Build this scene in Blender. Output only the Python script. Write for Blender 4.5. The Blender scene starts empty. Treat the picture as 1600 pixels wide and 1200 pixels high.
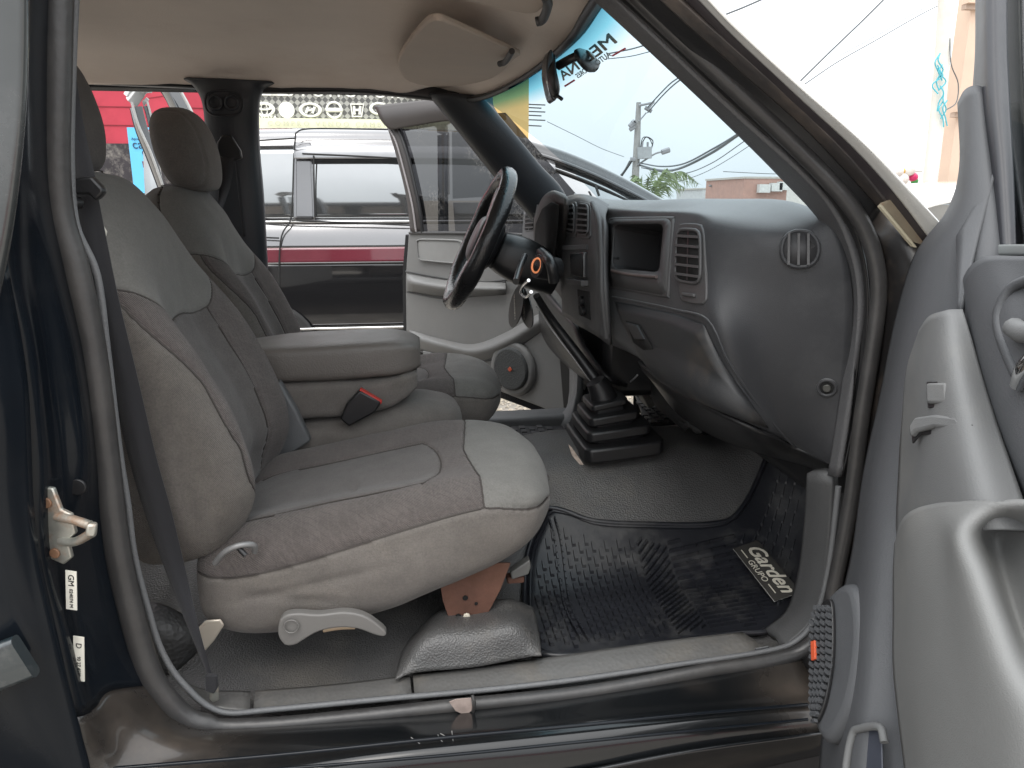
import bpy, bmesh, math, random
from math import sin, cos, pi, radians, sqrt, atan2, exp, floor
from mathutils import Vector, Matrix, noise
random.seed(7)
S = bpy.context.scene
COL = S.collection

# ------------------------------------------------------------ camera, world, sun, exposure
CH = 1.22; PITCH = radians(14); YAW = radians(8); FPX = 1155.0
cam_d = bpy.data.cameras.new('camera'); cam = bpy.data.objects.new('camera', cam_d); COL.objects.link(cam)
cam.location = (0, 0, CH); cam.rotation_euler = (pi/2 - PITCH, 0, -YAW)
cam_d.sensor_width = 36; cam_d.lens = FPX/1600*36; cam_d.clip_start = .02; cam_d.clip_end = 3000
S.camera = cam
w = bpy.data.worlds.new("World"); S.world = w; w.use_nodes = True
nt = w.node_tree; nt.nodes.clear()
SUN_EL = radians(58); SUN_AZ = radians(205)   # azimuth measured from +Y clockwise
out = nt.nodes.new('ShaderNodeOutputWorld'); bg = nt.nodes.new('ShaderNodeBackground')
sky = nt.nodes.new('ShaderNodeTexSky'); sky.sky_type = 'NISHITA'; sky.sun_disc = False
sky.sun_elevation = SUN_EL; sky.sun_rotation = SUN_AZ; sky.dust_density = 4; sky.air_density = 1.2
geo = nt.nodes.new('ShaderNodeTexCoord'); sep = nt.nodes.new('ShaderNodeSeparateXYZ')
mr = nt.nodes.new('ShaderNodeMapRange'); mr.inputs['From Min'].default_value = -.02; mr.inputs['From Max'].default_value = 1
cr = nt.nodes.new('ShaderNodeValToRGB')
cr.color_ramp.elements[0].color = (7.2, 7.6, 7.9, 1); cr.color_ramp.elements[1].color = (22, 22.3, 22.6, 1)
_e = cr.color_ramp.elements.new(.32); _e.color = (11.5, 11.8, 12, 1)
ns = nt.nodes.new('ShaderNodeTexNoise'); ns.inputs['Scale'].default_value = 2.2; ns.inputs['Detail'].default_value = 5
nr = nt.nodes.new('ShaderNodeMapRange'); nr.inputs['To Min'].default_value = .86; nr.inputs['To Max'].default_value = 1.14
nt.links.new(geo.outputs['Generated'], ns.inputs['Vector']); nt.links.new(ns.outputs['Fac'], nr.inputs['Value'])
mulc = nt.nodes.new('ShaderNodeVectorMath'); mulc.operation = 'SCALE'
mx = nt.nodes.new('ShaderNodeMix'); mx.data_type = 'RGBA'; mx.inputs[0].default_value = .86
nt.links.new(geo.outputs['Generated'], sep.inputs[0]); nt.links.new(sep.outputs['Z'], mr.inputs['Value'])
nt.links.new(mr.outputs[0], cr.inputs[0]); nt.links.new(cr.outputs[0], mulc.inputs[0]); nt.links.new(nr.outputs[0], mulc.inputs['Scale'])
nt.links.new(sky.outputs[0], mx.inputs[6]); nt.links.new(mulc.outputs[0], mx.inputs[7])
nt.links.new(mx.outputs[2], bg.inputs[0]); bg.inputs[1].default_value = .12; nt.links.new(bg.outputs[0], out.inputs[0])
sd = bpy.data.lights.new('sun', 'SUN'); sd.energy = .6; sd.angle = radians(25); sd.color = (1, .96, .9)
sun = bpy.data.objects.new('sun', sd); COL.objects.link(sun)
_d = Vector((sin(SUN_AZ)*cos(SUN_EL), cos(SUN_AZ)*cos(SUN_EL), sin(SUN_EL)))
sun.rotation_euler = _d.to_track_quat('Z', 'Y').to_euler()
vs = S.view_settings; vs.view_transform = 'Standard'; vs.look = 'None'; vs.exposure = 0.65; vs.gamma = 1; vs.use_curve_mapping = False
S.render.engine = 'CYCLES'
S.cycles.max_bounces = 8; S.cycles.diffuse_bounces = 4; S.cycles.transparent_max_bounces = 12

# ------------------------------------------------------------ real positions measured along sight lines
_f = Vector((sin(YAW)*cos(PITCH), cos(YAW)*cos(PITCH), -sin(PITCH))); _r = Vector((cos(YAW), -sin(YAW), 0)); _u = _r.cross(_f)
O = Vector((0, 0, CH))
def ray(px, py): return _f + _r*((px-800)/FPX) + _u*((600-py)/FPX)
def Y(px, py, y): d = ray(px, py); return O + d*(y/d.y)
def X(px, py, x): d = ray(px, py); return O + d*(x/d.x)
def Z(px, py, z): d = ray(px, py); return O + d*((z-CH)/d.z)
def PL(px, py, p0, n): d = ray(px, py); return O + d*((Vector(p0)-O).dot(n)/d.dot(n))

# ------------------------------------------------------------ materials
MAT = {}
def mat(name, col, rough=.5, metal=0, var=.12, vscale=6, bump=0, bscale=200, btype='noise', coat=0, dirt=None, dscale=3, damt=.5, spec=.5, sheen=0, emit=None, dattr=False, hatch=0, topglare=None, micro=0, aniso=None):
    if name in MAT: return MAT[name]
    m = bpy.data.materials.new(name); m.use_nodes = True; n = m.node_tree.nodes; l = m.node_tree.links
    b = n['Principled BSDF']
    tc = n.new('ShaderNodeTexCoord'); mp = n.new('ShaderNodeMapping'); l.new(tc.outputs['Object'], mp.inputs[0])
    if aniso: mp.inputs['Scale'].default_value = aniso
    t = n.new('ShaderNodeTexNoise'); t.inputs['Scale'].default_value = vscale; t.inputs['Detail'].default_value = 6; t.inputs['Roughness'].default_value = .6
    l.new(tc.outputs['Object'], t.inputs['Vector'])
    r = n.new('ShaderNodeMapRange'); r.inputs['From Min'].default_value = .3; r.inputs['From Max'].default_value = .7
    l.new(t.outputs['Fac'], r.inputs['Value'])
    m1 = n.new('ShaderNodeMix'); m1.data_type = 'RGBA'; c = Vector(col)
    m1.inputs[6].default_value = (*(c*(1-var)), 1); m1.inputs[7].default_value = (*(c*(1+var)), 1)
    l.new(r.outputs[0], m1.inputs[0]); last = m1.outputs[2]
    if dirt:
        t2 = n.new('ShaderNodeTexNoise'); t2.inputs['Scale'].default_value = dscale; t2.inputs['Detail'].default_value = 8; t2.inputs['Roughness'].default_value = .7
        l.new(tc.outputs['Object'], t2.inputs['Vector'])
        r2 = n.new('ShaderNodeMapRange'); r2.inputs['From Min'].default_value = .5; r2.inputs['From Max'].default_value = .72; r2.inputs['To Max'].default_value = damt
        l.new(t2.outputs['Fac'], r2.inputs['Value'])
        if dattr:
            r2.inputs['From Min'].default_value = .32; r2.inputs['From Max'].default_value = .75
            at = n.new('ShaderNodeAttribute'); at.attribute_name = 'vv'; ma = n.new('ShaderNodeMath'); ma.operation = 'MULTIPLY'
            l.new(at.outputs['Fac'], ma.inputs[0]); l.new(r2.outputs[0], ma.inputs[1]); r2 = ma
        m2 = n.new('ShaderNodeMix'); m2.data_type = 'RGBA'; m2.inputs[7].default_value = (*dirt, 1)
        l.new(r2.outputs[0], m2.inputs[0]); l.new(last, m2.inputs[6]); last = m2.outputs[2]
        rr = n.new('ShaderNodeMapRange'); rr.inputs['To Min'].default_value = rough; rr.inputs['To Max'].default_value = min(1, rough+.45)
        l.new(r2.outputs[0], rr.inputs['Value']); l.new(rr.outputs[0], b.inputs['Roughness'])
    else:
        rr = n.new('ShaderNodeMapRange'); rr.inputs['To Min'].default_value = max(.02, rough*.88); rr.inputs['To Max'].default_value = min(1, rough*1.12)
        l.new(r.outputs[0], rr.inputs['Value']); l.new(rr.outputs[0], b.inputs['Roughness'])
    if micro:
        mt_ = n.new('ShaderNodeTexNoise'); mt_.inputs['Scale'].default_value = 330; mt_.inputs['Detail'].default_value = 2; l.new(tc.outputs['Object'], mt_.inputs['Vector'])
        mg_ = n.new('ShaderNodeTexNoise'); mg_.inputs['Scale'].default_value = 34; mg_.inputs['Detail'].default_value = 5; mg_.inputs['Roughness'].default_value = .7; l.new(tc.outputs['Object'], mg_.inputs['Vector'])
        ad_ = n.new('ShaderNodeMath'); ad_.operation = 'ADD'; l.new(mt_.outputs['Fac'], ad_.inputs[0]); l.new(mg_.outputs['Fac'], ad_.inputs[1])
        mr_ = n.new('ShaderNodeMapRange'); mr_.inputs['From Min'].default_value = .7; mr_.inputs['From Max'].default_value = 1.3; mr_.inputs['To Min'].default_value = 1-micro; mr_.inputs['To Max'].default_value = 1+micro; l.new(ad_.outputs[0], mr_.inputs['Value'])
        mv_ = n.new('ShaderNodeVectorMath'); mv_.operation = 'SCALE'; l.new(last, mv_.inputs[0]); l.new(mr_.outputs[0], mv_.inputs['Scale']); last = mv_.outputs[0]
    if topglare:  # lightens upward faces, painting in the sky reflected off the dash top
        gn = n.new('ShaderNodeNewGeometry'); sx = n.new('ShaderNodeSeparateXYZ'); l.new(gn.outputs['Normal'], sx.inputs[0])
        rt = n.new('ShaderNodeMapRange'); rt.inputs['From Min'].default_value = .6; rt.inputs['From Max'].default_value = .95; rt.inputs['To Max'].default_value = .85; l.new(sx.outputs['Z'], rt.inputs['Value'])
        mt = n.new('ShaderNodeMix'); mt.data_type = 'RGBA'; mt.inputs[7].default_value = (*topglare, 1); l.new(rt.outputs[0], mt.inputs[0]); l.new(last, mt.inputs[6]); last = mt.outputs[2]
    if hatch:
        for k_, (rz, cc) in enumerate(((.6, 1.35), (-.7, .66), (1.2, 1.22))):
            mh = n.new('ShaderNodeMapping'); mh.inputs['Rotation'].default_value = (rz, rz*.8, rz); l.new(tc.outputs['Object'], mh.inputs[0])
            wv = n.new('ShaderNodeTexWave'); wv.inputs['Scale'].default_value = hatch*(1+.3*k_); wv.inputs['Distortion'].default_value = 3.5; wv.inputs['Detail'].default_value = 2; wv.inputs['Detail Scale'].default_value = .8
            l.new(mh.outputs[0], wv.inputs['Vector'])
            wr = n.new('ShaderNodeMapRange'); wr.inputs['From Min'].default_value = .90; wr.inputs['From Max'].default_value = .99; wr.inputs['To Max'].default_value = .75; l.new(wv.outputs['Fac'], wr.inputs['Value'])
            th_ = n.new('ShaderNodeMath'); th_.operation = 'MULTIPLY'; l.new(wr.outputs[0], th_.inputs[0]); l.new(r.outputs[0], th_.inputs[1])
            mh2 = n.new('ShaderNodeMix'); mh2.data_type = 'RGBA'; mh2.inputs[7].default_value = (*(c*cc), 1); l.new(th_.outputs[0], mh2.inputs[0]); l.new(last, mh2.inputs[6]); last = mh2.outputs[2]
    l.new(last, b.inputs['Base Color'])
    b.inputs['Metallic'].default_value = metal; b.inputs['Specular IOR Level'].default_value = spec
    b.inputs['Coat Weight'].default_value = coat; b.inputs['Coat Roughness'].default_value = .04
    b.inputs['Sheen Weight'].default_value = sheen
    if emit: b.inputs['Emission Color'].default_value = (*emit[:3], 1); b.inputs['Emission Strength'].default_value = emit[3]
    if bump:
        if btype == 'noise':
            q = n.new('ShaderNodeTexNoise'); q.inputs['Scale'].default_value = bscale; q.inputs['Detail'].default_value = 3; o = q.outputs['Fac']
        elif btype == 'leather':
            q = n.new('ShaderNodeTexVoronoi'); q.feature = 'SMOOTH_F1'; q.inputs['Scale'].default_value = bscale; q.inputs['Smoothness'].default_value = .4; o = q.outputs['Distance']
        elif btype == 'weave':
            q = n.new('ShaderNodeTexWave'); q.inputs['Scale'].default_value = bscale; q.inputs['Distortion'].default_value = 1.5; q.inputs['Detail'].default_value = 2; q.inputs['Detail Scale'].default_value = 3; q.bands_direction = 'DIAGONAL'; o = q.outputs['Fac']
        l.new(mp.outputs[0], q.inputs['Vector'])
        bp = n.new('ShaderNodeBump'); bp.inputs['Strength'].default_value = bump; bp.inputs['Distance'].default_value = .002
        l.new(o, bp.inputs['Height']); l.new(bp.outputs[0], b.inputs['Normal'])
    MAT[name] = m
    return m
def glass(name, tint, gloss=.9, rough=0.0, band=None, dirt=0):
    m = bpy.data.materials.new(name); m.use_nodes = True; n = m.node_tree.nodes; l = m.node_tree.links; n.clear()
    o = n.new('ShaderNodeOutputMaterial'); mixs = n.new('ShaderNodeMixShader'); tr = n.new('ShaderNodeBsdfTransparent'); gl = n.new('ShaderNodeBsdfGlossy')
    fr = n.new('ShaderNodeFresnel'); fr.inputs[0].default_value = 1.5
    ml = n.new('ShaderNodeMath'); ml.operation = 'MULTIPLY'; ml.inputs[1].default_value = gloss; l.new(fr.outputs[0], ml.inputs[0])
    gl.inputs['Roughness'].default_value = rough; gl.inputs['Color'].default_value = (1, 1, 1, 1); tr.inputs[0].default_value = (*tint, 1)
    tc = n.new('ShaderNodeTexCoord')
    if band:
        at = n.new('ShaderNodeAttribute'); at.attribute_name = 'vv'
        rp = n.new('ShaderNodeValToRGB'); e = rp.color_ramp.elements
        e[0].position = 0; e[0].color = (*band[0], 1); e[1].position = band[2]; e[1].color = (*tint, 1)
        a = e.new(band[2]*.45); a.color = (*band[1], 1)
        l.new(at.outputs['Fac'], rp.inputs[0]); l.new(rp.outputs[0], tr.inputs[0])
    l.new(ml.outputs[0], mixs.inputs[0]); l.new(tr.outputs[0], mixs.inputs[1]); l.new(gl.outputs[0], mixs.inputs[2])
    last = mixs.outputs[0]
    if dirt:
        df = n.new('ShaderNodeBsdfDiffuse'); df.inputs[0].default_value = (.5, .48, .45, 1)
        t = n.new('ShaderNodeTexNoise'); t.inputs['Scale'].default_value = 90; t.inputs['Detail'].default_value = 6; t.inputs['Roughness'].default_value = .75
        t3 = n.new('ShaderNodeTexNoise'); t3.inputs['Scale'].default_value = 5; t3.inputs['Detail'].default_value = 4
        l.new(tc.outputs['Object'], t.inputs['Vector']); l.new(tc.outputs['Object'], t3.inputs['Vector'])
        mm = n.new('ShaderNodeMath'); mm.operation = 'MULTIPLY'; l.new(t.outputs['Fac'], mm.inputs[0]); l.new(t3.outputs['Fac'], mm.inputs[1])
        r = n.new('ShaderNodeMapRange'); r.inputs['From Min'].default_value = .27; r.inputs['From Max'].default_value = .40; r.inputs['To Max'].default_value = dirt
        l.new(mm.outputs[0], r.inputs['Value'])
        m3 = n.new('ShaderNodeMixShader'); l.new(r.outputs[0], m3.inputs[0]); l.new(last, m3.inputs[1]); l.new(df.outputs[0], m3.inputs[2]); last = m3.outputs[0]
    l.new(last, o.inputs[0]); MAT[name] = m
    return m

FAB = (.124, .112, .102)
fabric = mat('seat fabric plain', FAB, .92, micro=.16, var=.07, vscale=7, bump=.55, bscale=620, btype='noise', sheen=.12, dirt=(.16, .14, .118), dscale=5, damt=.4)
fabric_pat = mat('seat fabric patterned', (.090, .077, .072), .9, micro=.25, var=.12, vscale=30, bump=.6, bscale=150, btype='weave', sheen=.125, hatch=26)
fabric_top = mat('seat fabric grey panel', (.142, .138, .128), .92, micro=.14, var=.05, vscale=5, bump=.4, bscale=620, sheen=.12)
fabric_rib = mat('seat fabric ribbed', (.125, .111, .098), .92, micro=.22, var=.10, vscale=9, bump=.8, bscale=190, btype='weave', sheen=.12, dirt=(.17, .148, .118), dscale=4, damt=.5)
fabric_mid = mat('seat fabric insert', (.092, .084, .080), .92, micro=.2, var=.06, vscale=9, bump=.5, bscale=540, sheen=.12)
fabric_dark = mat('seat cover dark', (.05, .048, .046), .8, var=.08, bump=.4, bscale=400)
plastic = mat('dash plastic', (.026, .027, .030), .48, spec=.45, sheen=.1, topglare=(.15, .157, .16), var=.07, vscale=8, bump=.2, bscale=1000, btype='leather', dirt=(.10, .10, .10), dscale=4, damt=.3)
plastic_l = mat('dash plastic light', (.062, .061, .062), .5, var=.06, vscale=8, bump=.18, bscale=1000, btype='leather')
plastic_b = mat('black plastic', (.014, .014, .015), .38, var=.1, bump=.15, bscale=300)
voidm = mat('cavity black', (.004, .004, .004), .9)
trim_grey = mat('grey trim plastic', (.125, .128, .132), .48, var=.06, vscale=5, bump=.25, bscale=380, btype='leather', dirt=(.2, .19, .18), dscale=5, damt=.25)
door_grey = mat('door panel plastic', (.128, .131, .132), .6, spec=.35, var=.05, vscale=4, bump=.15, bscale=900, btype='leather', dirt=(.26, .25, .22), dscale=3, damt=.35)
door_dark = mat('door panel blue grey', (.066, .069, .074), .56, spec=.4, var=.05, vscale=5, bump=.15, bscale=900, btype='leather')
fardoor = mat('far door panel plastic', (.175, .175, .172), .45, var=.06, vscale=5, bump=.2, bscale=300, btype='leather', dirt=(.22, .21, .2), dscale=6, damt=.35)
rubber = mat('seal rubber', (.040, .039, .039), .36, var=.2, vscale=14, bump=.3, bscale=90, dirt=(.10, .09, .08), dscale=5, damt=.35)
paint = mat('black car paint', (.006, .008, .011), .16, var=.1, coat=.05, spec=.2, dirt=(.02, .02, .02), dscale=9, damt=.2)
paint_dirty = mat('dusty black paint', (.007, .008, .009), .2, coat=.3, spec=.4, dirt=(.12, .095, .075), dscale=7, damt=.95, dattr=True)
def dusty(v):
    return min(1, .0+.55*exp(-((v-Y(230, 1160, .88)).length/.13)**2)+.9*exp(-((v-Y(1275, 1085, .87)).length/.07)**2)+.35*exp(-((v-Y(1090, 1068, .92)).length/.02)**2))
paint_glare = mat('sky glare edge', (.80, .80, .77), .2, coat=1, dirt=(.6, .58, .52), dscale=3, damt=.4)  # near-white colour paints sky glare on the black pillar skin
vinyl = mat('floor vinyl', (.080, .079, .078), .40, var=.18, vscale=9, bump=.55, bscale=330, btype='leather', dirt=(.17, .155, .135), dscale=5, damt=.5)
matr = mat('mat rubber', (.014, .015, .019), .36, var=.2, vscale=12, bump=.2, bscale=120, dirt=(.12, .118, .112), dscale=7, damt=.5)
headl = mat('headliner cloth', (.74, .64, .56), .95, var=.06, vscale=3, bump=.35, bscale=260, sheen=.12, dirt=(.6, .48, .40), dscale=2.2, damt=.5)
visorm = mat('visor vinyl', (.54, .45, .38), .75, var=.05, vscale=8, bump=.25, bscale=300)
belt = mat('belt webbing', (.010, .010, .013), .7, var=.1, bump=.4, bscale=420, btype='weave', sheen=.12)
chrome = mat('chrome', (.7, .7, .7), .12, metal=1, var=.05)
steel = mat('zinc steel', (.42, .42, .38), .42, metal=.8, var=.2, vscale=30, dirt=(.32, .14, .05), dscale=28, damt=.8)
rust = mat('rusty primer', (.11, .050, .033), .7, var=.25, vscale=24, bump=.4, bscale=90, dirt=(.10, .05, .03), dscale=18, damt=.7)
whitep = mat('white label', (.72, .70, .62), .5, var=.05, dirt=(.4, .36, .3), dscale=20, damt=.4)
ink = mat('black ink', (.01, .01, .01), .6)
red = mat('red plastic', (.55, .04, .03), .4)
orange = mat('orange badge', (.5, .08, .03), .45)
leatherb = mat('wheel leather', (.012, .012, .013), .28, var=.2, bump=.3, bscale=220, btype='leather', coat=.2)
carpet = mat('carpet', (.02, .019, .018), .95, var=.3, vscale=60, bump=1, bscale=260)

# ------------------------------------------------------------ helpers
def props(o, label=None, cat=None, group=None, kind=None):
    if label: o['label'] = label
    if cat: o['category'] = cat
    if group: o['group'] = group
    if kind: o['kind'] = kind
    return o
def thing(name, loc, label, cat, group=None, rz=0):
    o = bpy.data.objects.new(name, None); COL.objects.link(o); o.location = loc; o.rotation_euler = (0, 0, rz); o.empty_display_size = .1
    bpy.context.view_layer.update()
    return props(o, label, cat, group)
def mk(name, verts, faces, m, parent=None, smooth=True, thick=0, bevel=0, off=-1, bseg=2, sub=0, attr=None, mats=None, auto=None):
    me = bpy.data.meshes.new(name); me.from_pydata([tuple(v) for v in verts], [], faces); me.validate(); me.update()
    o = bpy.data.objects.new(name, me); COL.objects.link(o)
    for q in (mats or [m]): me.materials.append(q)
    if smooth:
        for p in me.polygons: p.use_smooth = True
    if attr:
        a = me.attributes.new('vv', 'FLOAT', 'POINT')
        for i, v in enumerate(attr): a.data[i].value = v
    if parent is not None:
        o.parent = parent
        o.matrix_parent_inverse = parent.matrix_world.inverted() if parent.type == 'EMPTY' else Matrix.Identity(4)
        if parent.type != 'EMPTY': o.matrix_parent_inverse = Matrix.Identity(4)
    if thick:
        s = o.modifiers.new('s', 'SOLIDIFY'); s.thickness = thick; s.offset = off
    if bevel:
        b = o.modifiers.new('b', 'BEVEL'); b.width = bevel; b.segments = bseg; b.limit_method = 'ANGLE'; b.angle_limit = radians(35)
    if sub:
        s = o.modifiers.new('u', 'SUBSURF'); s.levels = s.render_levels = sub
    if auto:
        try: me.set_sharp_from_angle(angle=radians(auto))
        except Exception: pass
    return o
def cat1(p0, p1, p2, p3, t):
    return .5*((2*p1)+(p2-p0)*t+(2*p0-5*p1+4*p2-p3)*t*t+(3*p1-p0-3*p2+p3)*t*t*t)
def spl(pts, n, closed=False):
    pts = [Vector(p) for p in pts]; N = len(pts); out = []
    segs = N if closed else N-1
    for i in range(segs):
        g = (lambda k: pts[k % N]) if closed else (lambda k: pts[k] if 0 <= k < N else (2*pts[0]-pts[1] if k < 0 else 2*pts[-1]-pts[-2]))
        for j in range(n): out.append(cat1(g(i-1), g(i), g(i+1), g(i+2), j/n))
    if not closed: out.append(pts[-1].copy())
    return out
def even(pts, n, closed=False):
    P = list(pts)+([pts[0]] if closed else []); d = [0]
    for a, b in zip(P, P[1:]): d.append(d[-1]+(b-a).length)
    out = []; k = 0
    for i in range(n):
        s = d[-1]*i/(n if closed else n-1)
        while k < len(d)-2 and d[k+1] < s: k += 1
        t = (s-d[k])/max(1e-9, d[k+1]-d[k]); out.append(P[k].lerp(P[k+1], min(1, max(0, t))))
    return out
def gridfaces(nr, nc, cr_=False, cc=False):
    F = []
    for i in range(nr if cr_ else nr-1):
        for j in range(nc if cc else nc-1):
            a = i*nc+j; b = i*nc+(j+1) % nc; c = ((i+1) % nr)*nc+(j+1) % nc; d = ((i+1) % nr)*nc+j
            F.append((a, b, c, d))
    return F
def surf(rows, n=6, m=6, closed_r=False, closed_c=False):
    """rows of control points -> dense rows; n per segment along a row, m per segment across rows"""
    R = [spl(r, n, closed_c) for r in rows]
    nc = len(R[0]); cols = [spl([r[j] for r in R], m, closed_r) for j in range(nc)]
    return [[cols[j][i] for j in range(nc)] for i in range(len(cols[0]))]
def patch(name, rows, m, parent=None, n=6, mm=6, thick=.006, off=-1, flip=False, closed_c=False, closed_r=False, bevel=0, fn=None, afn=None):
    G = surf(rows, n, mm, closed_r, closed_c); nr, nc = len(G), len(G[0])
    V_ = [v for r in G for v in r]
    if fn: V_ = [fn(v) for v in V_]
    F = gridfaces(nr, nc, closed_r, closed_c)
    if flip: F = [f[::-1] for f in F]
    return mk(name, V_, F, m, parent, thick=thick, off=off, bevel=bevel, attr=[afn(v) for v in V_] if afn else None)
def sweep(path, prof, up=Vector((0, -1, 0)), closed=False):
    """prof: list of (a,b): a along side vector, b along up"""
    N = len(path); V_ = []; k = 0
    for i, p in enumerate(path):
        q0 = path[i-1] if (i > 0 or closed) else path[0]; q1 = path[(i+1) % N] if (i < N-1 or closed) else path[-1]
        t = (q1-q0).normalized(); u = up - t*up.dot(t)
        u = u.normalized() if u.length > 1e-6 else Vector((0, 0, 1)); s = t.cross(u)
        pr = prof(i/(N-1)) if callable(prof) else prof
        k = len(pr)
        V_ += [p + s*a + u*b for a, b in pr]
    return V_, gridfaces(N, k, closed, True), k, N
def swept(name, path, prof, m, parent=None, up=Vector((0, -1, 0)), closed=False, smooth=True, bevel=0):
    V_, F, k, N = sweep(path, prof, up, closed)
    if not closed: F += [tuple(range(k))[::-1], tuple(range((N-1)*k, N*k))]
    return mk(name, V_, F, m, parent, smooth=smooth, auto=50, bevel=bevel)
def circ(r, n=10, rb=None): return [(r*cos(2*pi*i/n), (rb or r)*sin(2*pi*i/n)) for i in range(n)]
def rrect(w_, h, r, n=4):
    o = []
    for cx, cy, a0 in ((w_/2-r, h/2-r, 0), (-w_/2+r, h/2-r, 90), (-w_/2+r, -h/2+r, 180), (w_/2-r, -h/2+r, 270)):
        for i in range(n+1): a = radians(a0+90*i/n); o.append((cx+r*cos(a), cy+r*sin(a)))
    return o
def tube(name, pts, r, m, parent=None, n=10, sm=6, closed=False):
    path = spl(pts, sm, closed) if len(pts) > 2 and sm > 1 else [Vector(p) for p in pts]
    d = (path[-1]-path[0]); up = Vector((0, -1, 0)) if abs(d.normalized().y if d.length else 0) < .9 else Vector((0, 0, 1))
    pr = (lambda t: circ(r(t), n)) if callable(r) else circ(r, n)
    return swept(name, path, pr, m, parent, up, closed)
def prism(name, pts, vec, m, parent=None, bevel=.002, smooth=True, bseg=2):
    """closed outline (world pts) extruded along vec"""
    n = len(pts); vec = Vector(vec); V_ = [Vector(p) for p in pts]+[Vector(p)+vec for p in pts]
    nrm = Vector((0, 0, 0))
    for a, b in zip(V_[:n], V_[1:n]+V_[:1]): nrm += a.cross(b)
    F = [tuple(range(n)), tuple(range(n, 2*n))[::-1]]+[(i, n+i, n+(i+1) % n, (i+1) % n) for i in range(n)]
    if nrm.dot(vec) > 0: F = [f[::-1] for f in F]
    return mk(name, V_, F, m, parent, smooth=smooth, bevel=bevel, auto=30, bseg=bseg)
def box(name, c, s, m, parent=None, rot=(0, 0, 0), bevel=.003, bseg=2):
    from mathutils import Euler
    R = Euler(rot).to_matrix(); c = Vector(c)
    V_ = [c + R@Vector((sx*s[0]/2, sy*s[1]/2, sz*s[2]/2)) for sx in (-1, 1) for sy in (-1, 1) for sz in (-1, 1)]
    F = [(0, 1, 3, 2), (4, 6, 7, 5), (0, 4, 5, 1), (2, 3, 7, 6), (0, 2, 6, 4), (1, 5, 7, 3)]
    return mk(name, V_, F, m, parent, bevel=bevel, smooth=bevel > 0, auto=30, bseg=bseg)
def join(name, parts, m, parent=None, smooth=False, **k):
    V_ = []; F = []
    for v, f in parts:
        o = len(V_); V_ += list(v); F += [tuple(i+o for i in q) for q in f]
    return mk(name, V_, F, m, parent, smooth=smooth, **k)
def boxvf(c, ax, ay, az):
    c = Vector(c); V_ = [c+ax*sx+ay*sy+az*sz for sx in (-.5, .5) for sy in (-.5, .5) for sz in (-.5, .5)]
    return V_, [(0, 1, 3, 2), (4, 6, 7, 5), (0, 4, 5, 1), (2, 3, 7, 6), (0, 2, 6, 4), (1, 5, 7, 3)]
def text(name, s, origin, xax, yax, size, m, parent=None, ext=.0005, shear=0, align='CENTER', mirror=False, bold=0):
    c = bpy.data.curves.new('t', 'FONT'); c.body = s; c.size = 1; c.align_x = align; c.align_y = 'CENTER'; c.shear = shear; c.resolution_u = 3
    o = bpy.data.objects.new('t', c); COL.objects.link(o); bpy.context.view_layer.update()
    me = bpy.data.meshes.new_from_object(o.evaluated_get(bpy.context.evaluated_depsgraph_get())); bpy.data.objects.remove(o)
    xax = Vector(xax).normalized(); yax = Vector(yax).normalized(); z = xax.cross(yax).normalized()
    origin = Vector(origin)
    sx = size if not isinstance(size, tuple) else size[0]; sy = size if not isinstance(size, tuple) else size[1]
    V_ = [origin + xax*(v.co.x*sx*(-1 if mirror else 1)) + yax*(v.co.y*sy) for v in me.vertices]
    F = [tuple(p.vertices) for p in me.polygons]; bpy.data.meshes.remove(me)
    if bold:
        B0, F0 = list(V_), list(F); V_ = []; F = []
        for k_, (ox_, oy_) in enumerate(((-bold, 0), (bold, 0), (0, bold), (0, -bold))):
            o_ = len(V_); V_ += [v+xax*(ox_*sx)+yax*(oy_*sy)+z*(ext*.35*k_) for v in B0]; F += [tuple(i+o_ for i in f) for f in F0]
    o = mk(name, V_, F, m, parent, smooth=False, thick=ext, off=0)
    return o
def basis(p, xa, ya):
    xa = Vector(xa).normalized(); ya = Vector(ya); ya = (ya-xa*ya.dot(xa)).normalized()
    return Vector(p), xa, ya, xa.cross(ya)
def disc(name, c, nrm, r, h, m, parent=None, n=28, bevel=.001, ry=None, xa=None):
    nrm = Vector(nrm).normalized(); xa = Vector(xa) if xa else (Vector((0, 0, 1)) if abs(nrm.z) < .9 else Vector((1, 0, 0)))
    ya = nrm.cross(xa).normalized(); xa = ya.cross(nrm).normalized(); c = Vector(c)
    return prism(name, [c+xa*(r*cos(2*pi*i/n))+ya*((ry or r)*sin(2*pi*i/n)) for i in range(n)], nrm*h, m, parent, bevel)
def ring(name, c, nrm, R, r, m, parent=None, n=32, k=8, squash=1, xa=None):
    nrm = Vector(nrm).normalized(); xa = Vector(xa) if xa else (Vector((0, 0, 1)) if abs(nrm.z) < .9 else Vector((1, 0, 0)))
    ya = nrm.cross(xa).normalized(); xa = ya.cross(nrm).normalized(); c = Vector(c); V_ = []
    for i in range(n):
        a = 2*pi*i/n; e = xa*cos(a)+ya*sin(a)*squash
        for j in range(k):
            b = 2*pi*j/k; V_.append(c+e*(R+r*cos(b))+nrm*(r*sin(b)))
    return mk(name, V_, gridfaces(n, k, True, True), m, parent)
def sgn(a): return -1 if a < 0 else 1
def sst(a, b, x): t = min(1, max(0, (x-a)/(b-a))); return t*t*(3-2*t)

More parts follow.
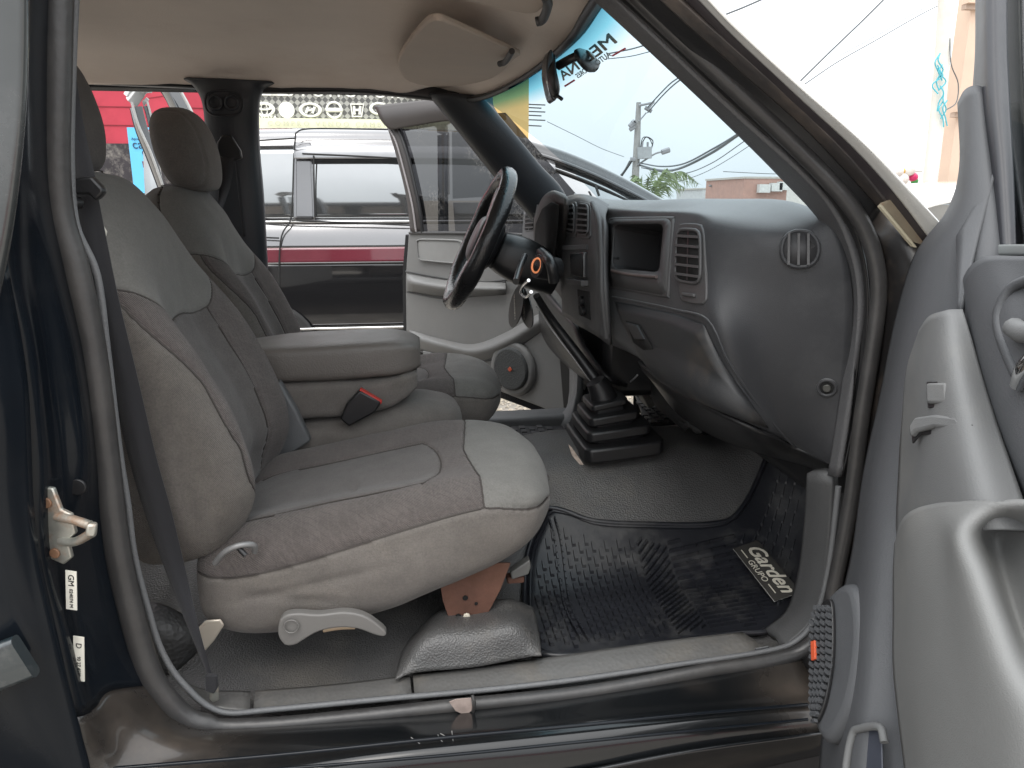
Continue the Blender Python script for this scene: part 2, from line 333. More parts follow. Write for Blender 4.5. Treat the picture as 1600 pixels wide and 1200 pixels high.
# ------------------------------------------------------------ ground, street
asph = mat('dusty ground', (.34, .31, .27), .9, var=.3, vscale=3, bump=.8, bscale=25, dirt=(.07, .06, .05), dscale=2, damt=.6)
n_ = 60
def gh(x, y): return 0.0
G = []
ks = [-900, -300, -120, -60, -30, -15, -8, -4, -2, 0, 2, 4, 8, 15, 30, 60, 120, 300, 900]
gv = [(x, y, 0) for y in ks for x in ks]
props(mk('ground', gv, gridfaces(len(ks), len(ks)), asph, smooth=False), kind='structure')
props(mk('dark_soil', [(x, y, .004) for y in (.2, 2.7) for x in (-2.5, 2.6)], [(0, 1, 3, 2)], mat('dark soil', (.055, .045, .036), .9, var=.4, vscale=12, bump=1, bscale=60, dirt=(.12, .10, .08), dscale=9, damt=.6), smooth=False), kind='structure')
# pebbles and litter beyond the far door, one countless mass
peb = []
mpeb = mat('pebbles', (.42, .37, .30), .85, var=.45, vscale=22)
rg = random.Random(3)
for i in range(5200):
    if i < 4000: x, y = rg.uniform(.1, 1.9), rg.uniform(3.3, 5.0)
    else: x, y = rg.uniform(.3, 2.2), rg.uniform(3.0, 4.2)
    r = rg.uniform(.006, .017); a = rg.uniform(0, 6); c = Vector((x, y, r*.3))
    V_ = [c+Vector((r*cos(a+k*pi/2)*rg.uniform(.7, 1.2), r*sin(a+k*pi/2)*rg.uniform(.6, 1.1), 0)) for k in range(4)]+[c+Vector((0, 0, r*.7)), c-Vector((0, 0, r))]
    peb.append((V_, [(0, 1, 4), (1, 2, 4), (2, 3, 4), (3, 0, 4)]))
props(join('gravel', peb, mpeb), 'pale loose gravel on the ground beyond the open driver door', 'gravel', kind='stuff')

# ============================================================ PICKUP TRUCK
truck = thing('pickup_truck', (0, 1.6, 0), 'black double cab pickup truck with doors open, showing its grey cabin', 'pickup truck')

# --- near side door aperture: jamb, rocker
jst = [  # stations: c0 outer skin, gap, ridge1, ridge2, seal
 [(-60,-90,.82),(8,-90,.83),(33,-90,.86),(50,-90,.89),(80,-90,.95)],
 [(-60,120,.82),(8,120,.83),(36,120,.86),(52,120,.89),(78,120,.95)],
 [(-60,300,.82),(12,300,.83),(42,300,.86),(58,300,.89),(84,300,.95)],
 [(-50,420,.82),(18,420,.83),(52,420,.87),(82,420,.895),(108,425,.95)],
 [(-30,560,.82),(48,560,.83),(74,560,.87),(114,560,.895),(137,560,.95)],
 [(-10,720,.82),(62,720,.83),(94,720,.87),(136,720,.895),(156,720,.95)],
 [(0,870,.82),(66,870,.83),(98,870,.87),(120,870,.895),(176,870,.95)],
 [(30,1000,.82),(100,1000,.83),(122,1000,.87),(146,1000,.89),(206,1000,.95)],
 [(60,1120,.82),(124,1120,.83),(150,1105,.86),(172,1080,.89),(240,1070,.95)],
 [(120,1260,.82),(170,1220,.83),(205,1175,.86),(235,1140,.89),(285,1120,.95)],
 [(330,1260,.82),(330,1225,.83),(335,1188,.86),(345,1160,.89),(355,1134,.95)],
 [(600,1230,.82),(600,1190,.83),(600,1165,.85),(600,1142,.89),(600,1117,.95)],
 [(850,1210,.82),(850,1168,.83),(850,1140,.85),(850,1118,.89),(850,1092,.95)],
 [(1080,1180,.82),(1080,1140,.83),(1080,1115,.85),(1080,1092,.89),(1080,1054,.95)],
 [(1290,1150,.82),(1290,1118,.83),(1285,1096,.85),(1275,1075,.89),(1248,1022,.95)],
 [(1400,1060,.82),(1380,1050,.83),(1360,1030,.85),(1340,1010,.89),(1305,940,.95)],
 [(1450,880,.82),(1430,870,.83),(1400,860,.85),(1375,850,.89),(1330,820,.95)],
 [(1470,700,.82),(1450,700,.83),(1425,690,.85),(1400,680,.89),(1358,640,.95)],
 [(1480,540,.82),(1465,530,.83),(1445,520,.85),(1420,510,.89),(1378,500,.95)],
 [(1500,440,.84),(1470,420,.86),(1440,405,.90),(1415,395,.92),(1376,400,.955)],
 [(1475,400,.95),(1450,385,.95),(1420,355,.955),(1395,335,.96),(1360,360,.965)],
 [(1440,350,.955),(1410,320,.955),(1380,300,.96),(1355,290,.965),(1322,300,.97)],
]
rows = [[Y(*p) for p in r] for r in jst]
patch('door_jamb', rows[:9], paint, truck, n=6, mm=6, thick=.004, flip=True)
patch('rocker_panel', rows[8:15], paint_dirty, truck, n=6, mm=8, thick=.004, flip=True, afn=dusty)
patch('hinge_pillar', rows[14:], mat('grimy pillar paint', (.013, .012, .012), .35, dirt=(.10, .075, .055), dscale=9, damt=.6), truck, n=5, mm=6, thick=.004, flip=True)
# outer rocker below and step trim
lowr = [[Y(x, y, d) for x, y, d in r] for r in (
 [(60, 1262, .815), (60, 1300, .83), (60, 1340, .86)],
 [(330, 1262, .815), (330, 1300, .83), (330, 1340, .86)], [(600, 1232, .815), (600, 1262, .83), (600, 1300, .86)],
 [(850, 1212, .815), (850, 1238, .83), (850, 1270, .87)], [(1080, 1170, .815), (1080, 1195, .83), (1080, 1220, .87)], [(1300, 1140, .815), (1300, 1158, .83), (1300, 1172, .87)])]
patch('lower_sill', lowr, paint_dirty, truck, thick=.004, flip=True, afn=lambda v: .0)
def pathY(pts, n=6): return spl([Y(*p) for p in pts], n)
# added thin tubes that draw the highlight lines along the rocker curve
for pts, r in (([(150, 1203, .84), (430, 1180, .84), (700, 1152, .84), (900, 1134, .84), (1080, 1116, .84), (1262, 1101, .84)], .0025),
               ([(420, 1203, .822), (700, 1180, .822), (900, 1160, .822), (1080, 1142, .822), (1262, 1124, .822)], .002)):
    tube('sill_highlight', [Y(*p) for p in pts], r, paint, truck, n=8)
# --- weatherstrip
sealp = [(92,-120,.96),(88,0,.96),(86,120,.955),(84,250,.95),(92,340,.95),(117,425,.95),(143,550,.95),(164,717,.95),(174,800,.95),(184,867,.95),(203,950,.95),(226,1033,.95),(254,1085,.95),(305,1128,.95),(400,1133,.95),(550,1120,.95),(697,1104,.95),(800,1094,.95),(900,1083,.95),(1000,1067,.95),(1100,1048,.95),(1200,1032,.95),(1255,1014,.95),(1288,975,.95),(1306,900,.95),(1329,781,.95),(1346,650,.95),(1366,520,.95),(1372,440,.95),(1356,370,.955),(1320,310,.96),(1250,236,.97),(1150,140,.98),(1040,38,1.0),(960,-40,1.01),(880,-125,1.02)]
sp = pathY(sealp, 7)
pr_seal = lambda t: [(a*(.92 if t < .38 else .62), b*(1 if t < .38 else .8)) for a, b in [(-.020, 0), (-.019, .008), (-.012, .015), (-.002, .017), (.008, .015), (.015, .009), (.019, .002), (.021, -.004), (.010, -.008), (-.012, -.008)]]
swept('door_seal', sp, pr_seal, rubber, truck)
# inner lip: light thin trim
lip = [(x+(24 if i < 12 else 0), y, d+.012) for i, (x, y, d) in enumerate(sealp)]
lipp = [(126,-120,.98),(118,0,.98),(113,120,.98),(111,250,.975),(119,350,.97),(152,430,.97),(168,550,.97),(186,700,.97),(200,790,.97),(210,867,.97),(231,950,.97),(254,1020,.97),(290,1072,.97),(345,1112,.97),(430,1108,.97),(600,1092,.97),(760,1078,.97),(900,1062,.97),(1050,1040,.97),(1195,1018,.97),(1246,1000,.97),(1276,960,.97),(1296,880,.97),(1310,760,.97)]
swept('seal_lip', pathY(lipp, 6), circ(.0045, 8), trim_grey, truck)
for pts in ([(642, 1162), (656, 1172)], [(684, 1158), (692, 1170), (704, 1172)], [(688, 1156), (703, 1164)], [(706, 1152), (708, 1168)]):
    tube('scratch', [Y(x, y-10, .846) for x, y in pts], .0005, mat('scratch pale', (.35, .34, .33), .7), truck, n=4, sm=2)
# torn seal hole showing metal
prism('seal_tear', [Y(*p) for p in [(702, 1096, .93), (712, 1092, .93), (736, 1090, .93), (738, 1108, .93), (728, 1117, .93), (712, 1110, .93)]], (0, -.0015, 0), mat('tear pale', (.34, .27, .24), .8, var=.2, vscale=60), truck, bevel=0)
tube('seal_edge', [Y(*p) for p in [(738, 1086, .928), (741, 1098, .924), (739, 1112, .928)]], .0025, rubber, truck, n=6)

# A pillar outer bands (near)
def bandstrip(name, a, b, m, th=.006, bulge=0, parent=truck, n=6):
    A = [Y(*p) for p in a]; B = [Y(*p) for p in b]
    M = [(p+q)/2 + Vector((0, -bulge, 0)) for p, q in zip(A, B)]
    return patch(name, [A, M, B], m, parent, n=n, mm=5, thick=th, off=0)
pa = [(870,-110),(1000,10),(1150,157),(1250,250),(1310,318),(1346,385),(1356,450)]
bandstrip('pillar_trim', [(905,-60,1.03),(1000,30,1.02),(1150,172,1.0),(1250,262,.98),(1305,325,.975),(1336,395,.97),(1347,470,.97),(1340,560,.97),(1328,640,.97),(1312,742,.97)],
          [(880,-50,1.05),(975,35,1.05),(1140,190,1.04),(1230,280,1.03),(1288,345,1.02),(1318,410,1.01),(1330,475,1.0),(1325,560,.99),(1314,640,.985),(1298,742,.985)], trim_grey if False else mat('pillar trim grey', (.080, .080, .083), .45, bump=.25, bscale=380, btype='leather', var=.1), .012, .006)
bandstrip('pillar_return', [(905,-72,1.02),(1010,22,1.01),(1160,162,.99),(1262,254,.975),(1318,320,.965),(1348,390,.965),(1358,470,.965),(1352,560,.965),(1340,640,.965),(1318,742,.965)],
          [(903,-60,1.03),(1000,30,1.022),(1150,173,1.002),(1250,263,.982),(1305,326,.977),(1336,396,.972),(1347,470,.972),(1340,560,.972),(1328,640,.972),(1312,742,.972)], plastic_b, .004, -.004)
bandstrip('pillar_frame', [(1000,-60,.93),(1090,22,.93),(1150,75,.93),(1250,165,.93),(1330,245,.93),(1390,318,.93)],
          [(975,-60,.955),(1060,22,.955),(1150,103,.955),(1250,190,.955),(1320,262,.955),(1378,326,.955)], mat('worn brown painted frame', (.060, .055, .054), .3, coat=.3, dirt=(.2, .16, .13), dscale=10, damt=.6), .006, .006)
bandstrip('pillar_channel', [(1032,-60,.91),(1087,-8,.91),(1150,56,.91),(1250,150,.91),(1335,229,.91),(1400,301,.91),(1458,376,.91)],
          [(1008,-60,.935),(1092,22,.935),(1150,80,.935),(1250,172,.935),(1330,250,.935),(1385,318,.935),(1440,388,.935)], mat('dark channel', (.055, .048, .052), .45, var=.2, vscale=20), .004, -.008)
bandstrip('pillar_skin', [(1050,-60,.89),(1100,-10,.89),(1150,42,.89),(1250,134,.89),(1350,222,.89),(1420,296,.89),(1474,354,.89)],
          [(1030,-60,.91),(1085,-10,.91),(1150,57,.91),(1250,151,.91),(1335,230,.91),(1400,302,.91),(1458,378,.91)], paint_glare, .004, .004)
bandstrip('pillar_jamb', [(975,-60,.957),(1060,22,.957),(1150,103,.957),(1250,190,.957),(1320,262,.957),(1378,326,.957)],
          [(935,-60,.99),(1040,40,.985),(1150,142,.975),(1250,238,.965),(1318,312,.96),(1352,368,.96)], plastic_b, .004, -.004)
# rust patch plate
prism('hinge_plate', [Y(*p) for p in [(1376, 318, .925), (1396, 310, .925), (1450, 380, .925), (1440, 400, .925), (1428, 392, .925)]], (0, .006, 0), mat('rust and bare filler', (.33, .27, .19), .7, var=.2, vscale=30, dirt=(.26, .1, .04), dscale=30, damt=.9), truck)
tube('hinge_plate_edge', [Y(*p) for p in [(1374, 321, .92), (1400, 352, .92), (1438, 398, .92)]], .003, mat('pale edge', (.5, .45, .33), .5), truck, n=6)

# sill scuff plates
def scuff(a, b):
    A = [Y(*p) for p in a]; B = [Y(*p) for p in b]
    M = [p.lerp(q, .5)+Vector((0, -.001, .003)) for p, q in zip(A, B)]
    patch('scuff_plate', [A, M, B], mat('scuff plate', (.11, .108, .104), .42, bump=.3, bscale=150, btype='leather', var=.1, dirt=(.17, .15, .12), dscale=8, damt=.5), truck, n=6, mm=4, thick=.006, off=0)
scuff([(400,1082,1.03),(520,1072,1.03),(640,1058,1.03)], [(396,1114,.985),(520,1102,.985),(644,1091,.985)])
scuff([(645,1056,1.035),(760,1042,1.035),(880,1026,1.035),(1040,1003,1.035),(1160,990,1.035)], [(648,1090,.985),(760,1080,.985),(880,1067,.985),(1040,1045,.985),(1198,1020,.985)])
scuff([(262,1046,1.03),(310,1078,1.03),(392,1083,1.03)], [(290,1078,.985),(325,1104,.985),(390,1114,.985)])
# kick panel
kp = [[(1268,736,1.02),(1285,735,1.0),(1306,738,.985)],[(1264,820,1.04),(1282,820,1.01),(1303,830,.985)],[(1254,900,1.05),(1275,905,1.01),(1294,910,.985)],[(1236,958,1.05),(1254,965,1.01),(1272,975,.985)],[(1200,990,1.04),(1215,1000,1.01),(1225,1020,.985)]]
patch('kick_panel', [[Y(*p) for p in r] for r in kp], mat('kick plastic', (.062, .063, .064), .5, bump=.2, bscale=380, btype='leather'), truck, n=5, mm=5, thick=.02, flip=False, off=0)
prism('kick_clip', [Y(*p) for p in [(1178, 1012, .975), (1200, 1008, .975), (1206, 1022, .975), (1182, 1028, .975)]], (0, -.004, 0), plastic, truck)

box('underbody', (-.1, 1.6, .30), (3.6, 1.36, .18), plastic_b, truck, bevel=.02)
patch('front_wing', [[Vector((x, y, z)) for x in (.76, 1.2, 1.7, 2.0)] for y, z in ((.90, 1.04), (.855, .98), (.835, .8), (.84, .5))], paint, truck, thick=.01)
patch('front_wing', [[Vector((x, y, z)) for x in (.76, 1.2, 1.7, 2.0)] for y, z in ((2.34, 1.04), (2.385, .98), (2.40, .8), (2.39, .5))], paint, truck, thick=.01)
patch('bonnet', [[Vector((x, y, z)) for y in (.90, 1.2, 1.62, 2.05, 2.34)] for x, z in ((.86, 1.07), (1.3, 1.05), (1.8, 1.0), (2.05, .9))], paint, truck, thick=.01)
for _wy in (.93, 2.31):
    _wh = disc('front_wheel', Vector((1.35, _wy-.1, .34)), (0, 1, 0), .34, .2, mat('tyre', (.02, .02, .02), .8), truck, n=36, bevel=.02)
    disc('hub', Vector((1.35, _wy-.11, .34)), (0, 1, 0), .19, .22, mat('alloy', (.5, .5, .5), .3, metal=.8), _wh, n=24)
# --- striker, stickers, on the pillar
pb, bx_, by_, bz_ = basis(Y(90, 820, .845), (1, -.25, 0), (0, 0, 1))
def LP(o, a, b, c=0): return o[0]+o[1]*a+o[2]*b+o[3]*c
fr_ = (pb, bx_, by_, -bz_ if bz_.y > 0 else bz_)
st = prism('striker_plate', [LP(fr_, a*.95, b*.9) for a, b in [(-.022,-.040),(.004,-.052),(.016,-.042),(.014,-.018),(.026,-.008),(.024,.018),(.012,.024),(.006,.052),(-.010,.054),(-.022,.040),(-.018,.012),(-.026,-.010)]], fr_[3]*.006, steel, truck, bevel=.0015)
for b in (.030, -.032):
    disc('screw', LP(fr_, -.003, b, .006), fr_[3], .0062, .003, mat('rusty screw', (.17, .09, .05), .7, var=.3, vscale=60), st)
for (b0, b1) in ((.012, .006), (-.018, -.004)):
    tube('striker_pin', [LP(fr_, .004, b0, .004), LP(fr_, .026, b0*.9+.001, .009), LP(fr_, .050, b1+.002, .013)], .0052, steel, st)
box('striker_cap', LP(fr_, .051, .003, .013), (.011, .011, .016), steel, st, rot=(0, .2, .3))
for (c, h_, wpx, lines) in (((112, 922), .050, .012, 'GM'), ((124, 1029), .060, .012, '')):
    p = Y(c[0], c[1], .845); f2 = basis(p, (1, -.2, -.12), (.12, 0, 1)); nn = f2[3] if f2[3].y < 0 else -f2[3]
    s_ = prism('sticker', [p+f2[1]*a+f2[2]*b for a, b in ((-.0065, -h_/2), (.0065, -h_/2), (.0065, h_/2), (-.0065, h_/2))], nn*.001, whitep, truck, bevel=0)
    if lines: text('print', 'GM', p+nn*.0014+f2[2]*.013, f2[2]*-1, f2[1], .010, ink, s_)
    else: text('print', 'D', p+nn*.0014+f2[2]*.018, f2[2]*-1, f2[1], .010, ink, s_)
    text('print', '024074 M' if lines else '93 27 4580', p+nn*.0014-f2[2]*.010, f2[2]*-1, f2[1], .006, ink, s_)
# rubber plug / wiring lump on pillar
disc('pillar_plug', Y(122, 760, .885), (0, -1, 0), .010, .004, plastic_b, truck)

# --- near rear door (closed) outer skin + handle piece
rd = [[Y(x, y, d) for x, y, d in r] for r in (
 [(-420,-90,.84),(-200,-90,.82),(-60,-90,.815),(2,-90,.822)],
 [(-420,200,.84),(-200,200,.81),(-60,200,.805),(4,200,.82)],
 [(-420,400,.83),(-200,400,.79),(-60,400,.79),(12,410,.818)],
 [(-420,600,.82),(-200,600,.78),(-40,600,.785),(44,600,.818)],
 [(-420,820,.82),(-200,820,.78),(-30,820,.785),(56,820,.818)],
 [(-420,1000,.83),(-200,1000,.79),(0,1000,.79),(92,1000,.818)],
 [(-420,1250,.85),(-200,1250,.81),(60,1250,.81),(150,1250,.82)])]
_rl = [[Vector((-1.48, .84, r[0].z))]+[Vector((-.95, .815, (r[0].z+r[1].z)/2))]+r[1:] for r in rd[2:]]
patch('rear_door', _rl, paint, truck, n=6, mm=6, thick=.02, flip=True)
patch('rear_door_pillar', [r[2:] for r in rd[:3]], paint, truck, n=6, mm=6, thick=.02, flip=True)
swept('rear_door_frame', [Vector((-1.46, .86, 1.08)), Vector((-1.44, .90, 1.30)), Vector((-1.40, .95, 1.47))], rrect(.06, .03, .01), paint, truck)
# moulding on rear door
md = [Y(-260, 1150, .775), Y(-80, 1075, .77), Y(52, 1012, .772), Y(70, 1030, .79)]
swept('door_moulding', spl([Y(-260, 1150, .78), Y(-120, 1088, .775), Y(40, 1025, .775)], 6), rrect(.052, .016, .006), mat('bluegrey paint', (.012, .02, .024), .3, coat=1, dirt=(.1, .1, .1), dscale=30, damt=.6), truck, bevel=0)
# window frame strip on rear door, its grey lifted to paint reflected sky
swept('window_frame', spl([Y(12, -90, .80), Y(12, 100, .80), Y(4, 230, .795), Y(-12, 360, .79), Y(-34, 470, .785)], 5), rrect(.034, .014, .006), mat('sky sheen frame', (.05, .053, .053), .2, coat=.5, metal=.2, var=.3, vscale=3, dirt=(.1, .1, .1), dscale=8), truck)
patch('rear_window', [[Y(-50,-120,.83),Vector((-1.42, .95, 1.47))],[Y(-50,420,.80),Vector((-1.46, .85, 1.08))]], glass('tinted side glass', (.12, .13, .13)), truck, thick=.004)

# --- floor, tunnel, toe board
def zfloor(x, y):
    z = .455
    z += .05*exp(-((y-1.30)/.16)**2)*(1-sst(.0, .12, x))        # seat mount area
    t = 1-abs(y-1.63)/.37
    z += .215*sst(0, .85, t)*(.55+.45*sst(-.1, .35, x))
    z += sst(.72, 1.15, x)*.45
    z += .05*sst(1.05, 1.0, y)*0
    z += -.02*sst(2.0, 2.15, y)
    return z
NX, NY = 90, 70
fv = []; 
for j in range(NY):
    for i in range(NX):
        x = -1.45+2.65*i/(NX-1); y = .985+1.37*j/(NY-1); z = zfloor(x, y)
        if x < -.45: z -= .03
        # moulded step near the sill beneath the seat
        z += .010*noise.noise(Vector((x*5, y*5, 0))) if not (.15 < x and y < 1.5) else 0
        fv.append((x, y, z))
mk('floor_covering', fv, gridfaces(NY, NX), vinyl, truck, thick=.01)
# seat mount hump
hp = [[Y(x, y, d) for x, y, d in r] for r in (
 [(618,1062,1.01),(652,1050,1.02),(740,1042,1.02),(815,1028,1.02),(846,1024,1.01)],
 [(626,1030,1.06),(666,1000,1.04),(738,992,1.04),(804,980,1.04),(842,994,1.06)],
 [(636,1008,1.11),(678,974,1.09),(738,966,1.09),(798,955,1.10),(838,970,1.12)],
 [(650,990,1.17),(688,956,1.14),(738,948,1.15),(793,937,1.15),(832,950,1.18)],
 [(660,985,1.22),(690,965,1.22),(738,955,1.22),(793,945,1.22),(832,958,1.22)])]
patch('floor_hump', hp, vinyl, truck, n=8, mm=8, thick=.004, off=0)

# --- rubber foot mat (loose thing)
def matz(x, y):
    return zfloor(x, y)+.012
mo_px = [(832,1018),(822,985),(820,920),(826,860),(846,815),(852,797),(880,800),(925,816),(1000,821),(1120,820),(1160,795),(1210,765),(1262,752),(1264,850),(1256,910),(1236,958),(1198,988),(1150,992),(1060,1004),(960,1020),(880,1028)]
def onmat(px, py):
    z = .472
    for _ in range(14):
        p = Z(px, py, z); z = z*.5+.5*matz(p.x, p.y)
    return Z(px, py, z)
mo = [onmat(*p) for p in mo_px]
def inpoly(x, y, P):
    c = False; n = len(P); j = n-1
    for i in range(n):
        if (P[i].y > y) != (P[j].y > y) and x < (P[j].x-P[i].x)*(y-P[i].y)/(P[j].y-P[i].y)+P[i].x: c = not c
        j = i
    return c
def pdist(x, y, P):
    d = 9; n = len(P); q = Vector((x, y))
    for i in range(n):
        a = Vector((P[i].x, P[i].y)); b = Vector((P[(i+1) % n].x, P[(i+1) % n].y)); ab = b-a
        t = max(0, min(1, (q-a).dot(ab)/max(1e-9, ab.dot(ab)))); d = min(d, (q-a-ab*t).length)
    return d
mos = even(spl(mo, 5, True), 120, True)
cen = sum(mos, Vector())/len(mos)
MATT = thing('rubber_floor_mat', (cen.x, cen.y, .46), 'black ribbed rubber mat with a name badge in the passenger footwell', 'floor mat')
# sheet: concentric rings from outline to centre
mv = []; K = 14
for k in range(K+1):
    t = k/K
    for p in mos:
        q = p.lerp(Vector((cen.x, cen.y, 0)), t); mv.append((q.x, q.y, matz(q.x, q.y)))
mk('mat_sheet', mv, gridfaces(K+1, len(mos), False, True), matr, MATT, thick=.002, off=0)
swept('mat_rim', [Vector((p.x, p.y, matz(p.x, p.y)+.004)) for p in mos], circ(.0055, 8), matr, MATT, up=Vector((0, 0, 1)), closed=True)
mos2 = [p.lerp(cen, .035) for p in mos]
swept('mat_rim', [Vector((p.x, p.y, matz(p.x, p.y)+.003)) for p in mos2], circ(.003, 6), matr, MATT, up=Vector((0, 0, 1)), closed=True)
def bar(x0, y0, x1, y1, w_=.006, h=.006):
    h *= 1.7
    a = Vector((x0, y0, matz(x0, y0)+h*.4)); b = Vector((x1, y1, matz(x1, y1)+h*.4)); t = b-a; s = Vector((-t.y, t.x, 0)).normalized()*w_
    V_, F = boxvf((a+b)/2, t, s, Vector((0, 0, h)))
    for k in (1, 3, 5, 7): V_[k] = V_[k].lerp((a+b)/2+Vector((0, 0, h/2)), .18)
    return V_, F
bars = []
xm, ym = onmat(1000, 900).x, onmat(1000, 900).y
def ok(x, y): return inpoly(x, y, mos) and pdist(x, y, mos) > .022
bx0, bx1 = min(p.x for p in mos), max(p.x for p in mos); by0, by1 = min(p.y for p in mos), max(p.y for p in mos)
badge_c = onmat(1203, 899)
xr1 = onmat(1000, 900).x; xr2 = onmat(1170, 880).x
chan = onmat(880, 900).x
x = bx0; row = 0
while x < bx1:
    y = by0+(row % 2)*.012
    while y < by1:
        # zones: blocks | ribs | blocks
        if ok(x, y) and ok(x, y+.018) and (Vector((x, y))-badge_c.xy).length > .03:
            if x < xr1 and abs(x-chan) > .008: bars.append(bar(x, y, x, y+.018, .0085, .0045))
            elif x > xr2: bars.append(bar(x-.006, y, x+.006, y+.014, .005, .0045))
        y += .024
    x += .0135; row += 1
yy = by0
while yy < by1:
    xx = xr1+.006
    mid = (xr1+xr2)/2
    for (xa, xb, sl) in ((xr1+.008, mid-.05, .8), (mid-.045, xr2-.012, .12)):
        m_ = 5
        for k in range(m_):
            a = xa+(xb-xa)*k/m_; b = xa+(xb-xa)*(k+1)/m_; ya = yy+sl*(a-xa); yb = yy+sl*(b-xa)
            if ok(a, ya) and ok(b, yb): bars.append(bar(a, ya, b+.0004, yb, .0055, .0045))
    yy += .0135
c1 = [onmat(*p) for p in [(862, 812), (872, 850), (880, 910), (890, 960), (915, 1005)]]
for o_ in (-.006, .006):
    pp = spl([p+Vector((o_, 0, 0)) for p in c1], 6)
    for a, b in zip(pp, pp[1:]): bars.append(bar(a.x, a.y, b.x, b.y, .004, .006))
props(join('tread', bars, matr, MATT), kind='stuff')
# badge
bq = [onmat(*p) for p in [(1145, 866), (1183, 853), (1250, 934), (1212, 947)]]
bq[3] = bq[0]+bq[2]-bq[1]; bq = [p+Vector((0, 0, .012)) for p in bq]
_bn = (bq[1]-bq[0]).cross(bq[2]-bq[1]).normalized(); _bn = _bn if _bn.z > 0 else -_bn
bdg = prism('badge', bq, _bn*.002, mat('badge plate', (.05, .048, .045), .25, var=.05), MATT, bevel=.0005)
ivory = mat('ivory print', (.6, .57, .49), .5, var=.03)
bc = sum(bq, Vector())/4+_bn*.0034; bxa = (bq[2]-bq[1]+bq[3]-bq[0]); bya = (bq[1]-bq[0]+bq[2]-bq[3]); bya = (bya-bxa.normalized()*bya.dot(bxa.normalized()))
L_ = (bq[2]-bq[1]).length; H_ = (bq[1]-bq[0]).length
text('lettering', 'Garden', bc+bya.normalized()*H_*.13, bxa, bya, (L_*.29, L_*.30), ivory, bdg, shear=.35, ext=.001, bold=.016)
text('lettering', 'GRUPO', bc-bya.normalized()*H_*.30, bxa, bya, L_*.12, ivory, bdg)
for s_ in (-1, 1):
    c_ = bc-bya.normalized()*H_*.30+bxa.normalized()*L_*.33*s_
    join('dash_mark', [boxvf(c_, bxa.normalized()*L_*.16, bya.normalized()*.002, Vector((0, 0, .0006)))], ivory, bdg)
for nm, pts in (('bead', bq),):
    swept('badge_edge', bq, circ(.0008, 5), mat('pale bead', (.4, .4, .38), .4), bdg, up=Vector((0, 0, 1)), closed=True)

# --- driver side mats
def small_mat(lbl, px, z):
    q = [Z(*p, z) for p in px]; c = sum(q, Vector())/len(q)
    t = thing('rubber_floor_mat', (c.x, c.y, z-.01), lbl, 'floor mat')
    n = len(q); o = prism('mat_sheet', q, (0, 0, .005), matr, t, bevel=.001)
    bs = []
    x0, x1 = min(p.x for p in q), max(p.x for p in q); y0, y1 = min(p.y for p in q), max(p.y for p in q)
    x = x0; r = 0
    while x < x1:
        y = y0+(r % 2)*.018
        while y < y1:
            if inpoly(x, y, q) and inpoly(x, y+.022, q): bs.append(boxvf((x, y+.011, z+.007), Vector((.016, 0, 0)), Vector((0, .024, 0)), Vector((0, 0, .006))))
            y += .036
        x += .026; r += 1
    props(join('tread', bs, mat('far mat tread', (.05, .05, .053), .45, var=.15), t), kind='stuff')
small_mat('black studded mat seen left of the gear boot', [(790, 676), (800, 668), (895, 668), (900, 700), (860, 705), (830, 712), (800, 700)], .56)
small_mat('black studded mat seen right of the gear boot by the pedals', [(985, 600), (1040, 590), (1075, 662), (1010, 668), (1000, 640)], .60)

# --- headliner
_hp = [Y(960, -40, .98), Y(955, -30, 1.0), Y(925, 15, 1.15), Y(895, 60, 1.4), Y(850, 100, 1.7), Y(800, 132, 1.95), Y(750, 152, 2.15), Y(700, 156, 2.25)]
def hpt(y):
    for a, b in zip(_hp, _hp[1:]):
        if a.y <= y <= b.y: return a.lerp(b, (y-a.y)/(b.y-a.y))
    return _hp[-1]
hl = []
for (yy, zz) in ((1.0, 1.475), (1.08, 1.53), (1.3, 1.565), (1.62, 1.575), (1.95, 1.565), (2.14, 1.545), (2.24, 1.515)):
    _q = hpt(yy); hl.append([Vector((x, yy, zz+dz)) for x, dz in ((-1.5, -.03), (-.9, .0), (-.5, .004), (-.1, 0))]+[Vector((_q.x-.14, yy, max(zz-.008, _q.z+.01))), Vector((_q.x-.05, yy, _q.z+.028)), _q+Vector((.004, 0, .004))])
def hlf(v): 
    v = v.copy(); v.z += .006*noise.noise(Vector((v.x*4, v.y*3, 1)))+.004*noise.noise(Vector((v.x*14, v.y*4, 5))); return v
patch('headliner', hl, headl, truck, n=10, mm=8, thick=.02, off=1, fn=hlf)
# roof skin
rs = [[Vector((x, y, z+.045-(.02 if x > hpt(min(2.2, max(1.0, y))).x-.03 else 0))) for x in (-1.5, -.6, hpt(min(2.2, max(1.0, y))).x-.15, hpt(min(2.2, max(1.0, y))).x-.01)] for y, z in ((.93, 1.47), (1.05, 1.545), (1.62, 1.60), (2.2, 1.545), (2.32, 1.47))]
patch('roof', rs, paint, truck, thick=.004)
# far roof rail & near roof rail
swept('roof_rail', spl([Y(110, 118, 2.25), Y(200, 122, 2.25), Y(290, 126, 2.25), Y(400, 134, 2.25), Y(550, 134, 2.25), Y(680, 146, 2.25), Y(720, 154, 2.22)], 5), rrect(.035, .04, .01), plastic_b, truck, up=Vector((0, 0, 1)))
swept('roof_rail', spl([Vector((-1.5, .98, 1.47)), Vector((-.6, .97, 1.50)), Vector((0, .97, 1.50)), Vector((.24, .98, 1.49))], 5), rrect(.05, .05, .012), plastic_b, truck, up=Vector((0, 0, 1)))
# rear wall of cab
mk('cab_back', [(-1.5, .9, .45), (-1.5, 2.3, .45), (-1.5, 2.3, 1.1), (-1.5, .9, 1.1)], [(0, 1, 2, 3)], fabric_dark, truck, thick=.05)
